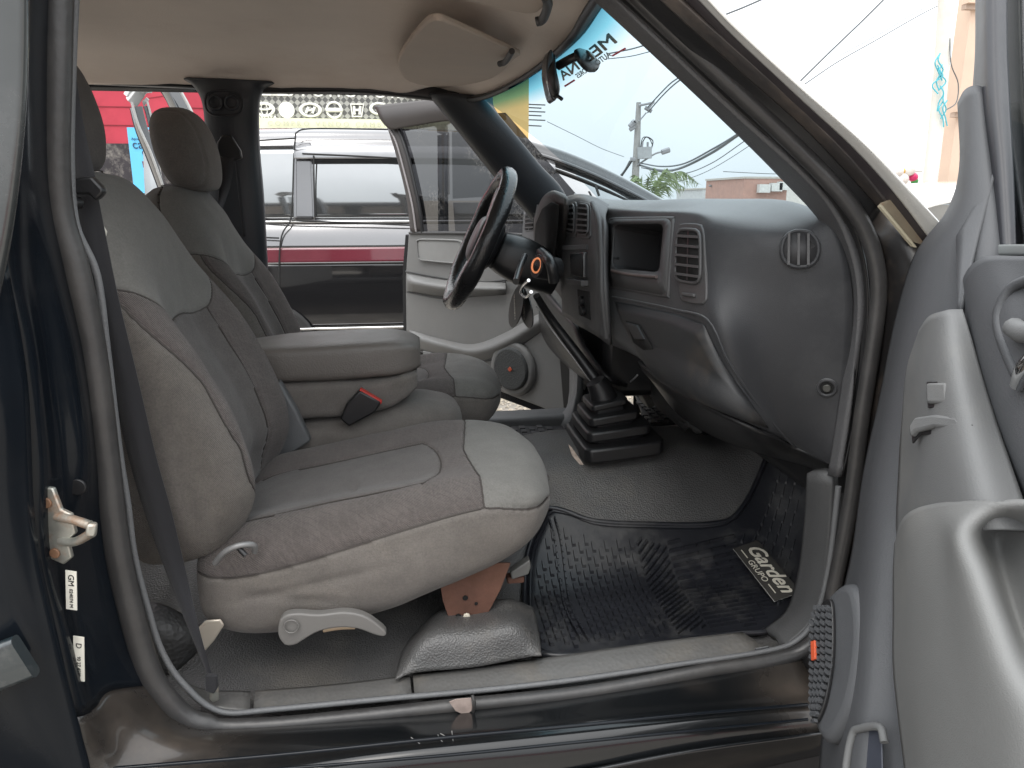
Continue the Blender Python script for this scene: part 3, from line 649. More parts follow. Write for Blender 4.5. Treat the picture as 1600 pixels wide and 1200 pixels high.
# far lower body side beneath the doors + far rear quarter
swept('far_sill', [Vector((-1.5, 2.33, .49)), Vector((-.4, 2.33, .49)), Vector((.55, 2.33, .50))], rrect(.10, .07, .015), trim_grey, truck, up=Vector((0, 0, 1)))
# far kick panel & cowl
patch('far_kick_panel', [[Y(x, y, d) for x, y, d in r] for r in ([(893,672,2.28),(868,672,2.3),(840,668,2.33)],[(905,640,2.25),(885,655,2.3),(862,662,2.33)],[(912,590,2.25),(905,610,2.3),(896,632,2.33)],[(905,480,2.3),(900,480,2.3),(895,480,2.33)])], trim_grey, truck, n=5, mm=5, thick=.02)

# sun visors
def visor(outline, d, clip):
    q = [X(*p, d) if False else p for p in outline]
    return q
zv = lambda px, py, z: Z(px, py, z)
def mkvisor(px, z0, z1, name):
    # tilted slab hugging the headliner
    q = []
    for (a, b, t) in px: q.append(Z(a, b, z0+(z1-z0)*t))
    q = spl(q, 4, True)
    return prism(name, q, (0, 0, .012), visorm, truck, bevel=.005, bseg=3)
mkvisor([(622, 104, 0), (630, 80, .3), (660, 42, .8), (684, 32, 1), (720, 45, 1), (806, 84, 1), (806, 92, .9), (770, 122, .3), (715, 141, 0), (690, 138, 0), (640, 128, 0)], 1.525, 1.500, 'sun_visor')
mkvisor([(585, -30, 0), (640, -60, .6), (850, -60, 1), (858, -5, 1), (850, 12, 1), (820, 22, .8), (700, -5, .2), (650, -12, 0)], 1.505, 1.492, 'sun_visor')
tube('visor_arm', [Z(800, 80, 1.498), Z(790, 96, 1.492), Z(780, 100, 1.49)], .006, plastic_l, truck)
tube('visor_arm', [Z(852, -6, 1.49), Z(856, 8, 1.488), Z(848, 30, 1.485), Z(838, 34, 1.483)], .007, plastic_l, truck)
# header rail over windscreen
swept('windscreen_header', spl([Y(955, -30, 1.0), Y(925, 15, 1.15), Y(895, 60, 1.4), Y(850, 100, 1.7), Y(800, 132, 1.95), Y(750, 152, 2.15), Y(700, 156, 2.22)], 5), rrect(.03, .014, .005), plastic_b, truck, up=Vector((-.5, 0, .8)))

# --- far A pillar and B pillar
def pillar(name, a, b, m, dep=.05, bulge=.02, par=truck, n=6):
    A = [Y(*p) for p in a]; B = [Y(*p) for p in b]
    rows = [[p+Vector((0, dep, 0)) for p in A], A, [(p*.7+q*.3)+Vector((0, -bulge, 0)) for p, q in zip(A, B)], [(p*.3+q*.7)+Vector((0, -bulge, 0)) for p, q in zip(A, B)], B, [q+Vector((0, dep, 0)) for q in B]]
    return patch(name, rows, m, par, n=n, mm=4, thick=.004, off=0)
dkp = mat('dark pillar plastic', (.022, .025, .030), .45, var=.08, bump=.2, bscale=400, btype='leather')
pillar('front_pillar', [(672,146,2.22),(720,205,2.22),(780,280,2.24),(835,345,2.25),(850,400,2.25)], [(752,150,2.18),(795,200,2.18),(840,255,2.2),(885,310,2.22),(900,400,2.22)], dkp)
mk('pillar_glass_edge', *[None]*0, [], [], dkp) if False else None
bp = pillar('middle_pillar', [(288,122,2.2),(305,135,2.2),(318,165,2.2),(322,230,2.22),(322,330,2.22),(322,560,2.25)], [(425,128,2.2),(406,138,2.2),(399,165,2.2),(400,230,2.22),(408,330,2.22),(420,560,2.25)], dkp)
# twin cap recess on pillar
for cx in (336, 362):
    ring('bolt_recess', Y(cx, 160, 2.17), (0, -1, 0), .017, .004, dkp, truck, n=20, k=6)
swept('recess_rim', even(spl([Y(x, y, 2.175) for x, y in ((322, 150), (335, 142), (365, 143), (378, 155), (378, 172), (365, 181), (335, 180), (322, 170))], 4, True), 40, True), circ(.003, 6), dkp, truck, closed=True)
# driver belt
bguide = prism('belt_guide', [Y(x, y, 2.12) for x, y in ((341, 224), (349, 212), (363, 212), (378, 236), (380, 248), (368, 252), (342, 244))], (0, -.018, 0), plastic_b, truck, bevel=.004)
def strap(name, a, b, m, par=truck, th=.002):
    A = spl([Y(*p) for p in a], 6); B = spl([Y(*p) for p in b], 6)
    V_ = [v for p, q in zip(A, B) for v in (p, p.lerp(q, .5)+Vector((0, -.001, 0)), q)]
    return mk(name, V_, gridfaces(len(A), 3), m, par, thick=th, off=0)
beltm = mat('belt webbing light', (.03, .03, .034), .6, bump=.6, bscale=160, btype='weave')
strap('seat_belt', [(345,246,2.1),(343,290,2.05),(338,330,2.0)], [(366,246,2.1),(360,290,2.06),(346,330,2.02)], beltm)
strap('seat_belt', [(366,244,2.11),(372,300,2.13),(380,370,2.15)], [(369,244,2.11),(376,300,2.13),(384,370,2.15)], beltm)

# --- windscreen
wtop = [(957,-30,1.0),(925,12,1.15),(880,70,1.45),(820,125,1.8),(752,152,2.18)]
wbot = [(1420,372,.99),(1250,330,1.2),(1100,318,1.6),(980,312,2.0),(893,318,2.3)]
wt = [Y(*p) for p in wtop]
# base of glass lies forward over the cowl
wb = [Vector((.70, .97, 1.14)), Vector((.78, 1.2, 1.14)), Vector((.80, 1.55, 1.14)), Vector((.76, 1.95, 1.14)), Vector((.66, 2.27, 1.14))]
wrows = []
for k in range(5): wrows.append([a.lerp(b, k/4)+Vector((.02*sin(pi*k/4), 0, .012*sin(pi*k/4))) for a, b in zip(wt, wb)])
Gw = surf(wrows, 8, 8); nr, nc = len(Gw), len(Gw[0])
mk('windscreen', [v for r in Gw for v in r], gridfaces(nr, nc), glass('windscreen glass', (.62, .70, .735), gloss=.35, band=((.03, .15, .23), (.17, .43, .52), .115)), truck, attr=[i/(nr-1) for i in range(nr) for j in range(nc)])
def onws(px, py):
    d = ray(px, py); best = None
    for i in range(nr-1):
        for j in range(nc-1):
            for tri in ((Gw[i][j], Gw[i][j+1], Gw[i+1][j+1]), (Gw[i][j], Gw[i+1][j+1], Gw[i+1][j])):
                from mathutils.geometry import intersect_ray_tri
                h = intersect_ray_tri(tri[0], tri[1], tri[2], d, O, True)
                if h is not None: return h
    return Y(px, py, 1.5)
# decal on the windscreen, reading from outside
def proj(p):
    v = Vector(p)-O; d = v.dot(_f); return Vector((800+FPX*v.dot(_r)/d, 600-FPX*v.dot(_u)/d))
grey_d = mat('decal grey', (.30, .29, .26), .5, var=.05); red_d = mat('decal red', (.75, .02, .04), .5, var=.05)
def decal(s_, a, b, hpx, wid):
    A0 = onws(*a); A1 = onws(*b); c_ = (A0+A1)/2; xa = (A1-A0); up_ = onws((a[0]+b[0])/2-8, (a[1]+b[1])/2-10)-c_
    nn_ = xa.cross(up_).normalized(); nn_ = -nn_ if nn_.x > 0 else nn_
    _c2 = proj(c_); yax = (onws(_c2.x-6.5, _c2.y-7.6)-c_).normalized()
    ppm = (proj(c_+yax*.05)-proj(c_)).length/.05
    if s_: text('decal', s_, c_-nn_*.003, xa, yax, (xa.length/wid, hpx/ppm/.72), grey_d, truck, ext=.0004, bold=.022)
    else: join('decal', [boxvf(c_-nn_*.003, xa, yax*(hpx/ppm), nn_*.0004)], red_d, truck)
decal('MEDINA', (958, 59), (874, 122), 17, 3.75)
decal('AUTOMOTORES', (952, 86), (899, 122), 9, 7.5)
decal('', (976, 78), (955, 90), 3, 1); decal('', (897, 127), (881, 137), 3, 1)
# mirror, hung just behind the glass
def W(px, py, k): return O+(onws(px, py)-O)*k
_Y0 = Y
_gd = onws(915, 95).y
def Y(px, py, y): return _Y0(px, py, y-1.30+_gd-.035)
mroot = None
mir = [ [Y(x, y, d) for x, y, d in r] for r in (
 [(866,86,1.30),(858,84,1.31),(853,86,1.34),(858,88,1.35)],
 [(868,110,1.27),(858,112,1.28),(848,114,1.34),(860,108,1.36)],
 [(873,135,1.27),(864,140,1.27),(851,138,1.33),(864,126,1.37)],
 [(872,148,1.29),(866,156,1.29),(858,160,1.33),(866,148,1.35)])]
patch('rear_view_mirror', mir, plastic_b, truck, n=6, mm=6, thick=.004, closed_c=True, off=0)
mpath = even(spl([Y(x, y, 1.33) for x, y in ((849, 90), (846, 115), (850, 145), (856, 162), (862, 160), (860, 130), (857, 100), (855, 84))], 4, True), 24, True)
prism('mirror_glass', [p for p in mpath], (0, -.05, 0), mat('mirror housing', (.03, .032, .035), .3, coat=.4), truck, bevel=.006)
tube('mirror_stem', [Y(872, 103, 1.32), Y(888, 94, 1.30), Y(905, 86, 1.29)], .008, plastic_b, truck)
mb_ = patch('mirror_mount', [[Y(x, y, d) for x, y, d in r] for r in ([(899,80,1.27),(903,78,1.28),(906,78,1.30),(902,82,1.3)],[(904,94,1.25),(912,86,1.26),(922,84,1.31),(910,96,1.32)],[(916,108,1.26),(924,100,1.27),(934,98,1.31),(924,108,1.32)],[(926,110,1.28),(930,108,1.28),(933,106,1.30),(929,110,1.3)])], plastic_b, truck, closed_c=True, thick=.003)
tube('mirror_lever', [Y(868, 148, 1.28), Y(874, 152, 1.27), Y(878, 155, 1.265)], .0035, plastic_b, truck)

Y = _Y0
# ============================================================ SEATS
def shell(name, rings, mats, region=None, nu=140, nv=110, seams=None, push=None, par=None, names=None):
    """rings: list of closed control rings (world vectors, same count). region(v)->index picks the fabric piece; seams(v)->distance to nearest seam"""
    R = [even(spl(r, 8, True), nu, True) for r in rings]
    cols = [even(spl([r[j] for r in R], 8), nv) for j in range(nu)]
    G_ = [[cols[j][i] for j in range(nu)] for i in range(nv)]
    V_ = [v for r in G_ for v in r]
    F = gridfaces(nv, nu, False, True)
    # caps
    for (row, rv) in ((0, True), (nv-1, False)):
        c = sum(G_[row], Vector())/nu; k = len(V_); V_.append(c)
        for j in range(nu):
            a, b = row*nu+j, row*nu+(j+1) % nu
            F.append((b, a, k) if rv else (a, b, k))
    me = bpy.data.meshes.new('tmp'); me.from_pydata([tuple(v) for v in V_], [], F); bm = bmesh.new(); bm.from_mesh(me); bpy.data.meshes.remove(me)
    bmesh.ops.recalc_face_normals(bm, faces=bm.faces); bm.normal_update()
    if region:
        nl = [v.normal.copy() for v in bm.verts]; cl_ = [v.co.copy() for v in bm.verts]; rg_ = [region(a, b) for a, b in zip(cl_, nl)]
        best_ = {}
        for e in bm.edges:
            i, j = e.verts[0].index, e.verts[1].index
            if rg_[i] == rg_[j] or i >= nu*nv or j >= nu*nv: continue
            lo, hi = 0., 1.
            for _ in range(7):
                md_ = (lo+hi)/2
                if region(cl_[i].lerp(cl_[j], md_), nl[i].lerp(nl[j], md_)) == rg_[i]: lo = md_
                else: hi = md_
            t_ = (lo+hi)/2; k_, dd = (i, t_) if t_ < .5 else (j, 1-t_)
            if k_ not in best_ or dd*e.calc_length() < best_[k_][0]: best_[k_] = (dd*e.calc_length(), cl_[i].lerp(cl_[j], t_))
        bm.verts.ensure_lookup_table()
        for k_, (_, p_) in best_.items(): bm.verts[k_].co = p_
        bmesh.ops.connect_verts(bm, verts=[bm.verts[k_] for k_ in best_]); bm.verts.index_update()
        bm.normal_update()
    bm.faces.index_update(); freg = [region(f.calc_center_median(), f.normal) if region else 0 for f in bm.faces]
    bm.faces.ensure_lookup_table(); bm.edges.ensure_lookup_table()
    sedge = [(e.verts[0].index, e.verts[1].index) for e in bm.edges if region and len(e.link_faces) == 2 and freg[e.link_faces[0].index] != freg[e.link_faces[1].index]]
    if push or seams:
        newc = []
        for v in bm.verts:
            d = 0
            if push: d += push(v.co, v.normal)
            if region and v.index in best_: d -= .0042
            newc.append(v.co+v.normal*d)
        for v, c in zip(bm.verts, newc): v.co = c
    bm.normal_update()
    fr = {}
    for f in bm.faces:
        k = freg[f.index]
        fr.setdefault(k, []).append([v.index for v in f.verts])
    bm.verts.ensure_lookup_table(); co = [v.co.copy() for v in bm.verts]; nm = [v.normal.copy() for v in bm.verts]; bm.free()
    if sedge:
        th_ = []
        for a, b in sedge:
            t_ = co[b]-co[a]
            if t_.length < 1e-5: continue
            n_a = (nm[a]+nm[b]).normalized(); c_ = (co[a]+co[b])/2+n_a*.0022
            th_.append(boxvf(c_, t_*1.08, t_.cross(n_a).normalized()*.0022, n_a*.0016))
        join('seam', th_, mat('seam thread', (.055, .048, .044), .9), par)
    out = []
    for k in sorted(fr):
        idx = {}; vs_ = []; fs = []; nn = []
        for f in fr[k]:
            for i in f:
                if i not in idx: idx[i] = len(vs_); vs_.append(co[i]); nn.append(nm[i])
            fs.append(tuple(idx[i] for i in f))
        o = mk(names[k] if names else name, vs_, fs, mats[k], par)
        if len(fr) > 1: o.data.normals_split_custom_set_from_vertices([tuple(n) for n in nn])
        out.append(o)
    return out
def sring(c, ha, hb, A, B, n=3, k=20, dip=0):
    """superellipse ring round c with half sizes ha (axis A) hb (axis B)"""
    o = []
    for i in range(k):
        t = 2*pi*i/k; a = sgn(cos(t))*abs(cos(t))**(2/n); b = sgn(sin(t))*abs(sin(t))**(2/n)
        o.append(c+A*(a*ha)+B*(b*hb))
    return o
EX, EY, EZ = Vector((1, 0, 0)), Vector((0, 1, 0)), Vector((0, 0, 1))
def bolster_wrinkle(v, s=1): return .0022*noise.noise(v*9)+.0012*noise.noise(v*22+Vector((3, 1, 4)))

def cushion(par, oy=0, w0=1.055, w1=1.50, ox=0, mir=False):
    # (x, ynear, yfar, zbot, ztop, n)
    R = []
    tab = [(-.345, 1.14, 1.42, .58, .66, 2.4), (-.335, 1.09, 1.47, .545, .70, 2.8), (-.27, 1.055, 1.495, .53, .735, 3.2), (-.16, 1.045, 1.505, .535, .755, 3.4),
           (-.04, 1.04, 1.51, .565, .775, 3.4), (.05, 1.045, 1.51, .595, .79, 3.2), (.13, 1.06, 1.50, .62, .792, 2.9), (.19, 1.09, 1.47, .65, .785, 2.6), (.225, 1.15, 1.42, .68, .765, 2.3), (.238, 1.22, 1.36, .705, .745, 2.1)]
    for x, a, b, z0, z1, n in tab:
        R.append(sring(Vector((x+ox, (a+b)/2+oy, (z0+z1)/2)), (b-a)/2, (z1-z0)/2, EY, EZ, n, 24))
    yc = 1.277+oy
    def f(v):
        x = v.x-ox; t = abs(v.y-yc)
        return x, t
    def zts(x): return .672+.092*sst(-.35, .12, x)-.020*sst(.1, .24, x)
    def region(v, n):
        x, t = f(v); zt = zts(x)
        if v.z < zt-.012: return 0        # skirt
        if abs(v.y-(1.243+oy)) < .122 and x < .045-.25*abs(v.y-(1.243+oy))**2*8: return 1
        if x < .105-.25*sst(.04, .0, abs(t-.15)) *0 - .1*max(0, (.15-t)) : return 2
        return 3
    def seams(v, n):
        x, t = f(v); zt = zts(x)
        if n.z < -.2: return 1
        d = 1
        if n.z > .25:
            if x < .055: d = min(d, abs(t-.105))
            if t < .105: d = min(d, abs(x-.055))
            elif x < .13: d = min(d, abs(x-(.115-.1*max(0, (.15-t)))))
        d = min(d, abs(v.z-(zt-.012))/max(.3, 1-n.z*.8))
        return d
    def push(v, n):
        x, t = f(v); d = 0
        d += sst(.1, .7, n.z)*(-.020*(1-sst(.07, .16, t))*(1-sst(.0, .2, x)) + .006*sst(.12, .17, t))
        d += bolster_wrinkle(v)
        wk = sst(.2, .7, -n.y); d += wk*.0035*noise.noise(Vector((v.x*9-v.z*6, v.z*16+v.x*7, 2)))
        d -= wk*.004*exp(-(((v.z-.655-.22*(v.x+.15))/.006)**2))*sst(-.32, -.22, v.x-ox)*(1-sst(-.12, .0, v.x-ox))
        d -= wk*.003*exp(-(((v.z-.625+.12*(v.x+.15))/.008)**2))*sst(-.3, -.2, v.x-ox)*(1-sst(-.15, -.05, v.x-ox))
        # a worn dent
        dd = ((v.x-(-.105+ox))/.006)**2+((v.y-(1.20+oy))/.03)**2
        d -= sst(.2, .5, n.z)*.006*exp(-dd)
        return d
    shell('seat', R, [fabric, fabric_mid, fabric_pat, fabric_top], region, 200, 170, seams, push, par, ['cushion_skirt', 'cushion_insert', 'cushion_bolster', 'cushion_front'])

def backrest(par, oy=0, tab=None, ox=0):
    R = []
    for z, xf, xb, a, b, n in tab:
        A = EY; B = Vector((1, 0, .25)).normalized()
        R.append(sring(Vector(((xf+xb)/2+ox, (a+b)/2+oy, z)), (b-a)/2, (xf-xb)/2, A, B, n, 24))
    yc = 1.285+oy; hw = .108
    def xfr(z):
        for q, r in zip(tab, tab[1:]):
            if q[0] <= z <= r[0]: return q[1]+(r[1]-q[1])*(z-q[0])/(r[0]-q[0])+ox
        return tab[0][1]+ox if z < tab[0][0] else tab[-1][1]+ox
    def cutz(t): return 1.058-.010*sst(0, .1, t)+.055*sst(.11, .2, t)
    def sidev(v): return (xfr(v.z)-v.x)-.016-.03*sst(.95, 1.1, v.z)        # >0 behind the side seam
    def region(v, n):
        t = abs(v.y-yc)
        if n.x < -.2: return 0
        if v.z > cutz(t): return 3
        if t < hw: return 1
        return 0 if (sidev(v) > 0 and v.y < yc) else 2
    def seams(v, n):
        t = abs(v.y-yc)
        if n.x < -.05: return 1
        cut = cutz(t); d = abs(v.z-cut)*.9
        if v.z < cut:
            d = min(d, abs(t-hw))
            if t > .15: d = min(d, abs(sidev(v)))
        return d
    def push(v, n):
        t = abs(v.y-yc); d = 0
        d += sst(.0, .6, n.x)*(-.052*(1-sst(.05, .175, t))*(1-sst(1.02, 1.2, v.z))*sst(.66, .75, v.z) + .012*sst(.12, .17, t)*(1-sst(1.0, 1.12, v.z)))
        return d+bolster_wrinkle(v)
    shell('back', R, [fabric_rib, fabric_mid, fabric_pat, fabric_top], region, 220, 200, seams, push, par, ['backrest_side', 'backrest_insert', 'backrest_bolster', 'backrest_top'])
TB = [(.665, -.31, -.42, 1.15, 1.43, 2.4), (.69, -.265, -.455, 1.09, 1.48, 2.8), (.76, -.235, -.465, 1.06, 1.515, 3.0), (.85, -.25, -.48, 1.055, 1.52, 3.0), (.95, -.29, -.51, 1.06, 1.515, 3.0), (1.04, -.335, -.54, 1.075, 1.50, 2.9),
      (1.12, -.375, -.565, 1.10, 1.475, 2.8), (1.185, -.41, -.585, 1.13, 1.445, 2.6), (1.23, -.44, -.59, 1.17, 1.405, 2.4), (1.25, -.475, -.575, 1.22, 1.355, 2.1)]
def headrest(par, c, hx, hy, hz, tilt=.18, m=None):
    R = []
    for k, (s_, w_) in enumerate(((-1, .35), (-.93, .62), (-.7, .84), (-.3, .98), (.1, 1), (.5, .92), (.8, .72), (.95, .45), (1, .25))):
        R.append(sring(Vector(c)+Vector((-tilt*s_*hz, 0, s_*hz)), hy*w_, hx*(w_**.8), EY, EX, 2.6, 20))
    def pushh(v, n):
        d = .002*noise.noise(v*12); s = abs(v.y-c[1])
        return d - .003*exp(-((s-hy*.62)/.004)**2)
    return shell('headrest', R, [m or fabric], None, 80, 60, None, pushh, par)

# passenger seat (level 2 empty keeps thing > part > sub-part)
def seat_empty(name, loc):
    o = bpy.data.objects.new(name, None); COL.objects.link(o); o.parent = truck; o.matrix_parent_inverse = truck.matrix_world.inverted(); o.location = loc
    bpy.context.view_layer.update(); return o
ps = seat_empty('passenger_seat', (0, 1.28, .5))
cushion(ps); backrest(ps, 0, TB)
headrest(ps, (-.54, 1.29, 1.36), .055, .12, .098, m=fabric_mid)
for dy in (-.05, .05): tube('headrest_post', [Vector((-.48, 1.29+dy, 1.20)), Vector((-.48, 1.29+dy, 1.26))], .006, chrome, ps, sm=1)
# recline lever on seat side
lv = [(437,972),(440,960),(450,952),(470,950),(500,952),(540,948),(570,954),(592,968),(605,981),(600,986),(585,983),(560,974),(530,972),(500,978),(478,990),(465,998),(450,1000),(441,992),(437,982)]
lever = prism('recline_lever', even(spl([Y(x, y, 1.028) for x, y in lv], 4, True), 60, True), (0, -.016, 0), mat('lever plastic', (.145, .14, .133), .45, var=.05, bump=.1, bscale=300), ps, bevel=.006, bseg=3)
ring('lever_boss', Y(455, 979, 1.008), (0, -1, 0), .0105, .0012, mat('lever plastic', (.2, .2, .2)), ps, n=24, k=6)
tube('lever_slot', [Y(505, 984, 1.03), Y(530, 980, 1.03), Y(555, 979, 1.03)], .004, mat('tan plastic', (.4, .3, .2), .5), ps)
# seat base metalwork
bp_ = [(682,880),(798,880),(782,922),(758,968),(706,980),(692,940)]
br = prism('seat_bracket', [Y(x, y, 1.10) for x, y in bp_], (0, .004, 0), rust, ps, bevel=.001)
for (x, y, r_) in ((727, 934, .0045), (744, 943, .003), (716, 963, .005)):
    disc('bolt_hole', Y(x, y, 1.098), (0, -1, 0), r_, .001, voidm, ps, n=12, bevel=0)
disc('bolt_head', Y(729, 962, 1.097), (0, -1, 0), .006, .004, mat('pale bolt', (.6, .55, .45), .5, var=.3, vscale=90), ps, n=8)
swept('seat_rail', [Vector((-.30, 1.16, .575)), Vector((.12, 1.16, .60))], rrect(.02, .03, .005), plastic_b, ps, up=EZ)
swept('seat_rail', [Vector((-.33, 1.42, .585)), Vector((.22, 1.42, .60))], rrect(.03, .04, .005), plastic_b, ps, up=EZ)
prism('rail_end', [Y(x, y, 1.12) for x, y in ((798, 895), (828, 875), (830, 886), (826, 898), (800, 906))], (0, .02, 0), mat('rail cover', (.11, .11, .105), .5), ps)
box('rail_tip', Y(805, 903, 1.14), (.03, .02, .012), rust, ps)
# hinge cover, chrome loop at the seat corner
prism('hinge_bracket', [Y(x, y, 1.06) for x, y in ((300, 990), (322, 968), (345, 966), (351, 975), (335, 1000), (322, 1015))], (0, -.004, 0), mat('galvanised', (.5, .45, .38), .35, metal=.5, dirt=(.3, .15, .08), dscale=30, damt=.6), ps)
tube('tilt_handle', [Y(336, 880, 1.04), Y(352, 862, 1.03), Y(375, 852, 1.03), Y(396, 852, 1.04), Y(398, 862, 1.05)], .0045, mat('dull grey metal', (.22, .22, .22), .45, metal=.4), ps)
tube('tilt_handle', [Y(372, 855, 1.035), Y(384, 868, 1.03)], .004, plastic_b, ps)
prism('side_cover', [Y(x, y, 1.5) for x, y in ((432, 596), (438, 600), (462, 640), (485, 690), (440, 720), (400, 740), (420, 660))], (0, .03, 0), trim_grey, ps, bevel=.006)

# driver seat
ds = seat_empty('driver_seat', (0, 1.95, .5))
TD = [(z+.0, xf-.02, xb-.0, a, b, n) for z, xf, xb, a, b, n in TB]
backrest(ds, .67, TD, ox=-.03)
headrest(ds, (-.515, 1.955, 1.335), .062, .125, .095)
for dy in (-.05, .05): tube('headrest_post', [Vector((-.50, 1.955+dy, 1.20)), Vector((-.51, 1.955+dy, 1.27))], .006, chrome, ds, sm=1)
cushion(ds, .68, ox=.0)
# centre seat cushion + armrest console
cs = seat_empty('centre_armrest', (0, 1.62, .5))
def rbx(name, tab, m, par, axis='x', n=3.4, push=None):
    R = []
    for x, a, b, z0, z1 in tab: R.append(sring(Vector((x, (a+b)/2, (z0+z1)/2)), (b-a)/2, (z1-z0)/2, EY, EZ, n, 28))
    return shell(name, R, [m], None, 90, 70, None, push or (lambda v, n: bolster_wrinkle(v)), par)
armf = mat('armrest vinyl', (.13, .117, .106), .5, var=.07, vscale=8, bump=.25, bscale=300, btype='leather')
def armx(dx, ztop, zbot): pass
rbx('armrest_lid', [(-.36, 1.57, 1.70, .86, .90), (-.35, 1.545, 1.725, .85, .918), (-.28, 1.535, 1.735, .848, .925), (-.12, 1.53, 1.74, .85, .932), (-.04, 1.535, 1.735, .853, .932), (.0, 1.55, 1.72, .860, .925), (.022, 1.57, 1.70, .868, .915)], armf, cs, n=6)
rbx('armrest_bin', [(-.36, 1.57, 1.70, .78, .83), (-.35, 1.545, 1.725, .765, .846), (-.28, 1.535, 1.735, .765, .850), (-.12, 1.53, 1.74, .772, .852), (-.05, 1.533, 1.737, .784, .855), (-.01, 1.54, 1.73, .805, .862), (.014, 1.555, 1.715, .825, .862)], fabric, cs, n=6)
rbx('centre_cushion', [(-.36, 1.58, 1.70, .66, .72), (-.35, 1.53, 1.74, .62, .75), (-.2, 1.52, 1.75, .61, .765), (-.02, 1.52, 1.75, .62, .79), (.06, 1.53, 1.74, .64, .785), (.095, 1.55, 1.72, .67, .77), (.11, 1.58, 1.69, .69, .75)], fabric, cs)
# buckle
bk = [Y(533, 652, 1.48), Y(565, 610, 1.46)]
d_ = (bk[1]-bk[0]).normalized(); sd_ = d_.cross(Vector((0, 1, 0))).normalized()
q = [bk[0]-sd_*.013, bk[0]+sd_*.013, bk[1]+sd_*.017+d_*.0, bk[1]-sd_*.017]
q = [Y(x, y, 1.50) for x, y in ((531, 655), (541, 632), (562, 610), (596, 629), (586, 645), (545, 667))]
bkl = prism('belt_buckle', q, (0, .022, 0), plastic_b, ps, bevel=.004)
prism('buckle_button', [Y(x, y, 1.503) for x, y in ((563, 608), (597, 628), (595, 632), (561, 612))], (0, .018, 0), red, ps, bevel=.001)

# near belt
strap('seat_belt', [(112,300,1.0),(118,345,1.0),(140,440,1.0),(168,560,1.01),(195,690,1.02),(226,800,1.03),(262,900,1.03),(296,985,1.0),(322,1050,.99),(326,1075,.99)],
      [(152,300,1.0),(166,372,1.0),(186,470,1.0),(215,590,1.01),(243,710,1.02),(268,800,1.03),(292,900,1.03),(312,985,1.0),(330,1050,.99),(340,1075,.99)], belt)
strap('seat_belt', [(88,60,1.03),(96,180,1.03),(110,290,1.01)], [(110,60,1.04),(130,190,1.03),(152,290,1.01)], belt)
prism('belt_guide', [Y(x, y, .99) for x, y in ((108, 281), (150, 276), (168, 295), (168, 303), (156, 314), (146, 304), (112, 304))], (0, -.015, 0), plastic_b, truck, bevel=.005)
disc('guide_bolt', Y(123, 317, .985), (-.3, -1, 0), .0075, .012, plastic_b, truck)
prism('belt_latch_stop', [Y(x, y, 1.02) for x, y in ((158, 345), (168, 362), (166, 370), (156, 360))], (0, -.003, 0), whitep, truck, bevel=.0005)
prism('belt_anchor', [Y(x, y, .985) for x, y in ((328, 1068), (342, 1068), (343, 1092), (333, 1096), (328, 1090))], (0, -.004, 0), steel, truck)
prism('belt_anchor_sleeve', [Y(x, y, .983) for x, y in ((322, 1050), (341, 1052), (342, 1070), (336, 1080), (322, 1076))], (0, -.007, 0), belt, truck, bevel=.002)

# rear footwell pouch & carpet hump
rbx('rear_seat_cushion', [(-1.2, 1.02, 2.25, .5, .75), (-1.15, 1.0, 2.27, .48, .82), (-.9, 1.0, 2.27, .5, .84), (-.8, 1.02, 2.25, .55, .8)], fabric, truck)
rbx('rear_backrest', [(-1.45, 1.02, 2.25, .8, 1.15), (-1.4, 1.0, 2.27, .75, 1.22), (-1.25, 1.0, 2.27, .75, 1.2), (-1.2, 1.02, 2.25, .8, 1.1)], fabric, truck)
mesh_b = mat('perforated fabric', (.05, .05, .05), .55, bump=1, bscale=130, btype='leather', var=.2)
patch('footwell_pouch', [[Y(x, y, d) for x, y, d in r] for r in ([(190,945,1.14),(250,950,1.12),(310,985,1.12)],[(190,985,1.10),(250,985,1.07),(312,1000,1.10)],[(200,1060,1.10),(265,1048,1.09),(305,1012,1.12)])], mesh_b, truck, thick=.008)
patch('carpet', [[Y(x, y, d) for x, y, d in r] for r in ([(150,870,1.5),(230,880,1.5),(330,900,1.5)],[(150,960,1.35),(240,960,1.35),(320,960,1.35)],[(170,1000,1.2),(240,1000,1.2),(320,1000,1.2)])], carpet, truck, thick=.01)
tube('pouch_rim', [Y(x, y, 1.13) for x, y in ((195, 952), (235, 946), (262, 958), (285, 978))], .006, plastic_b, truck)

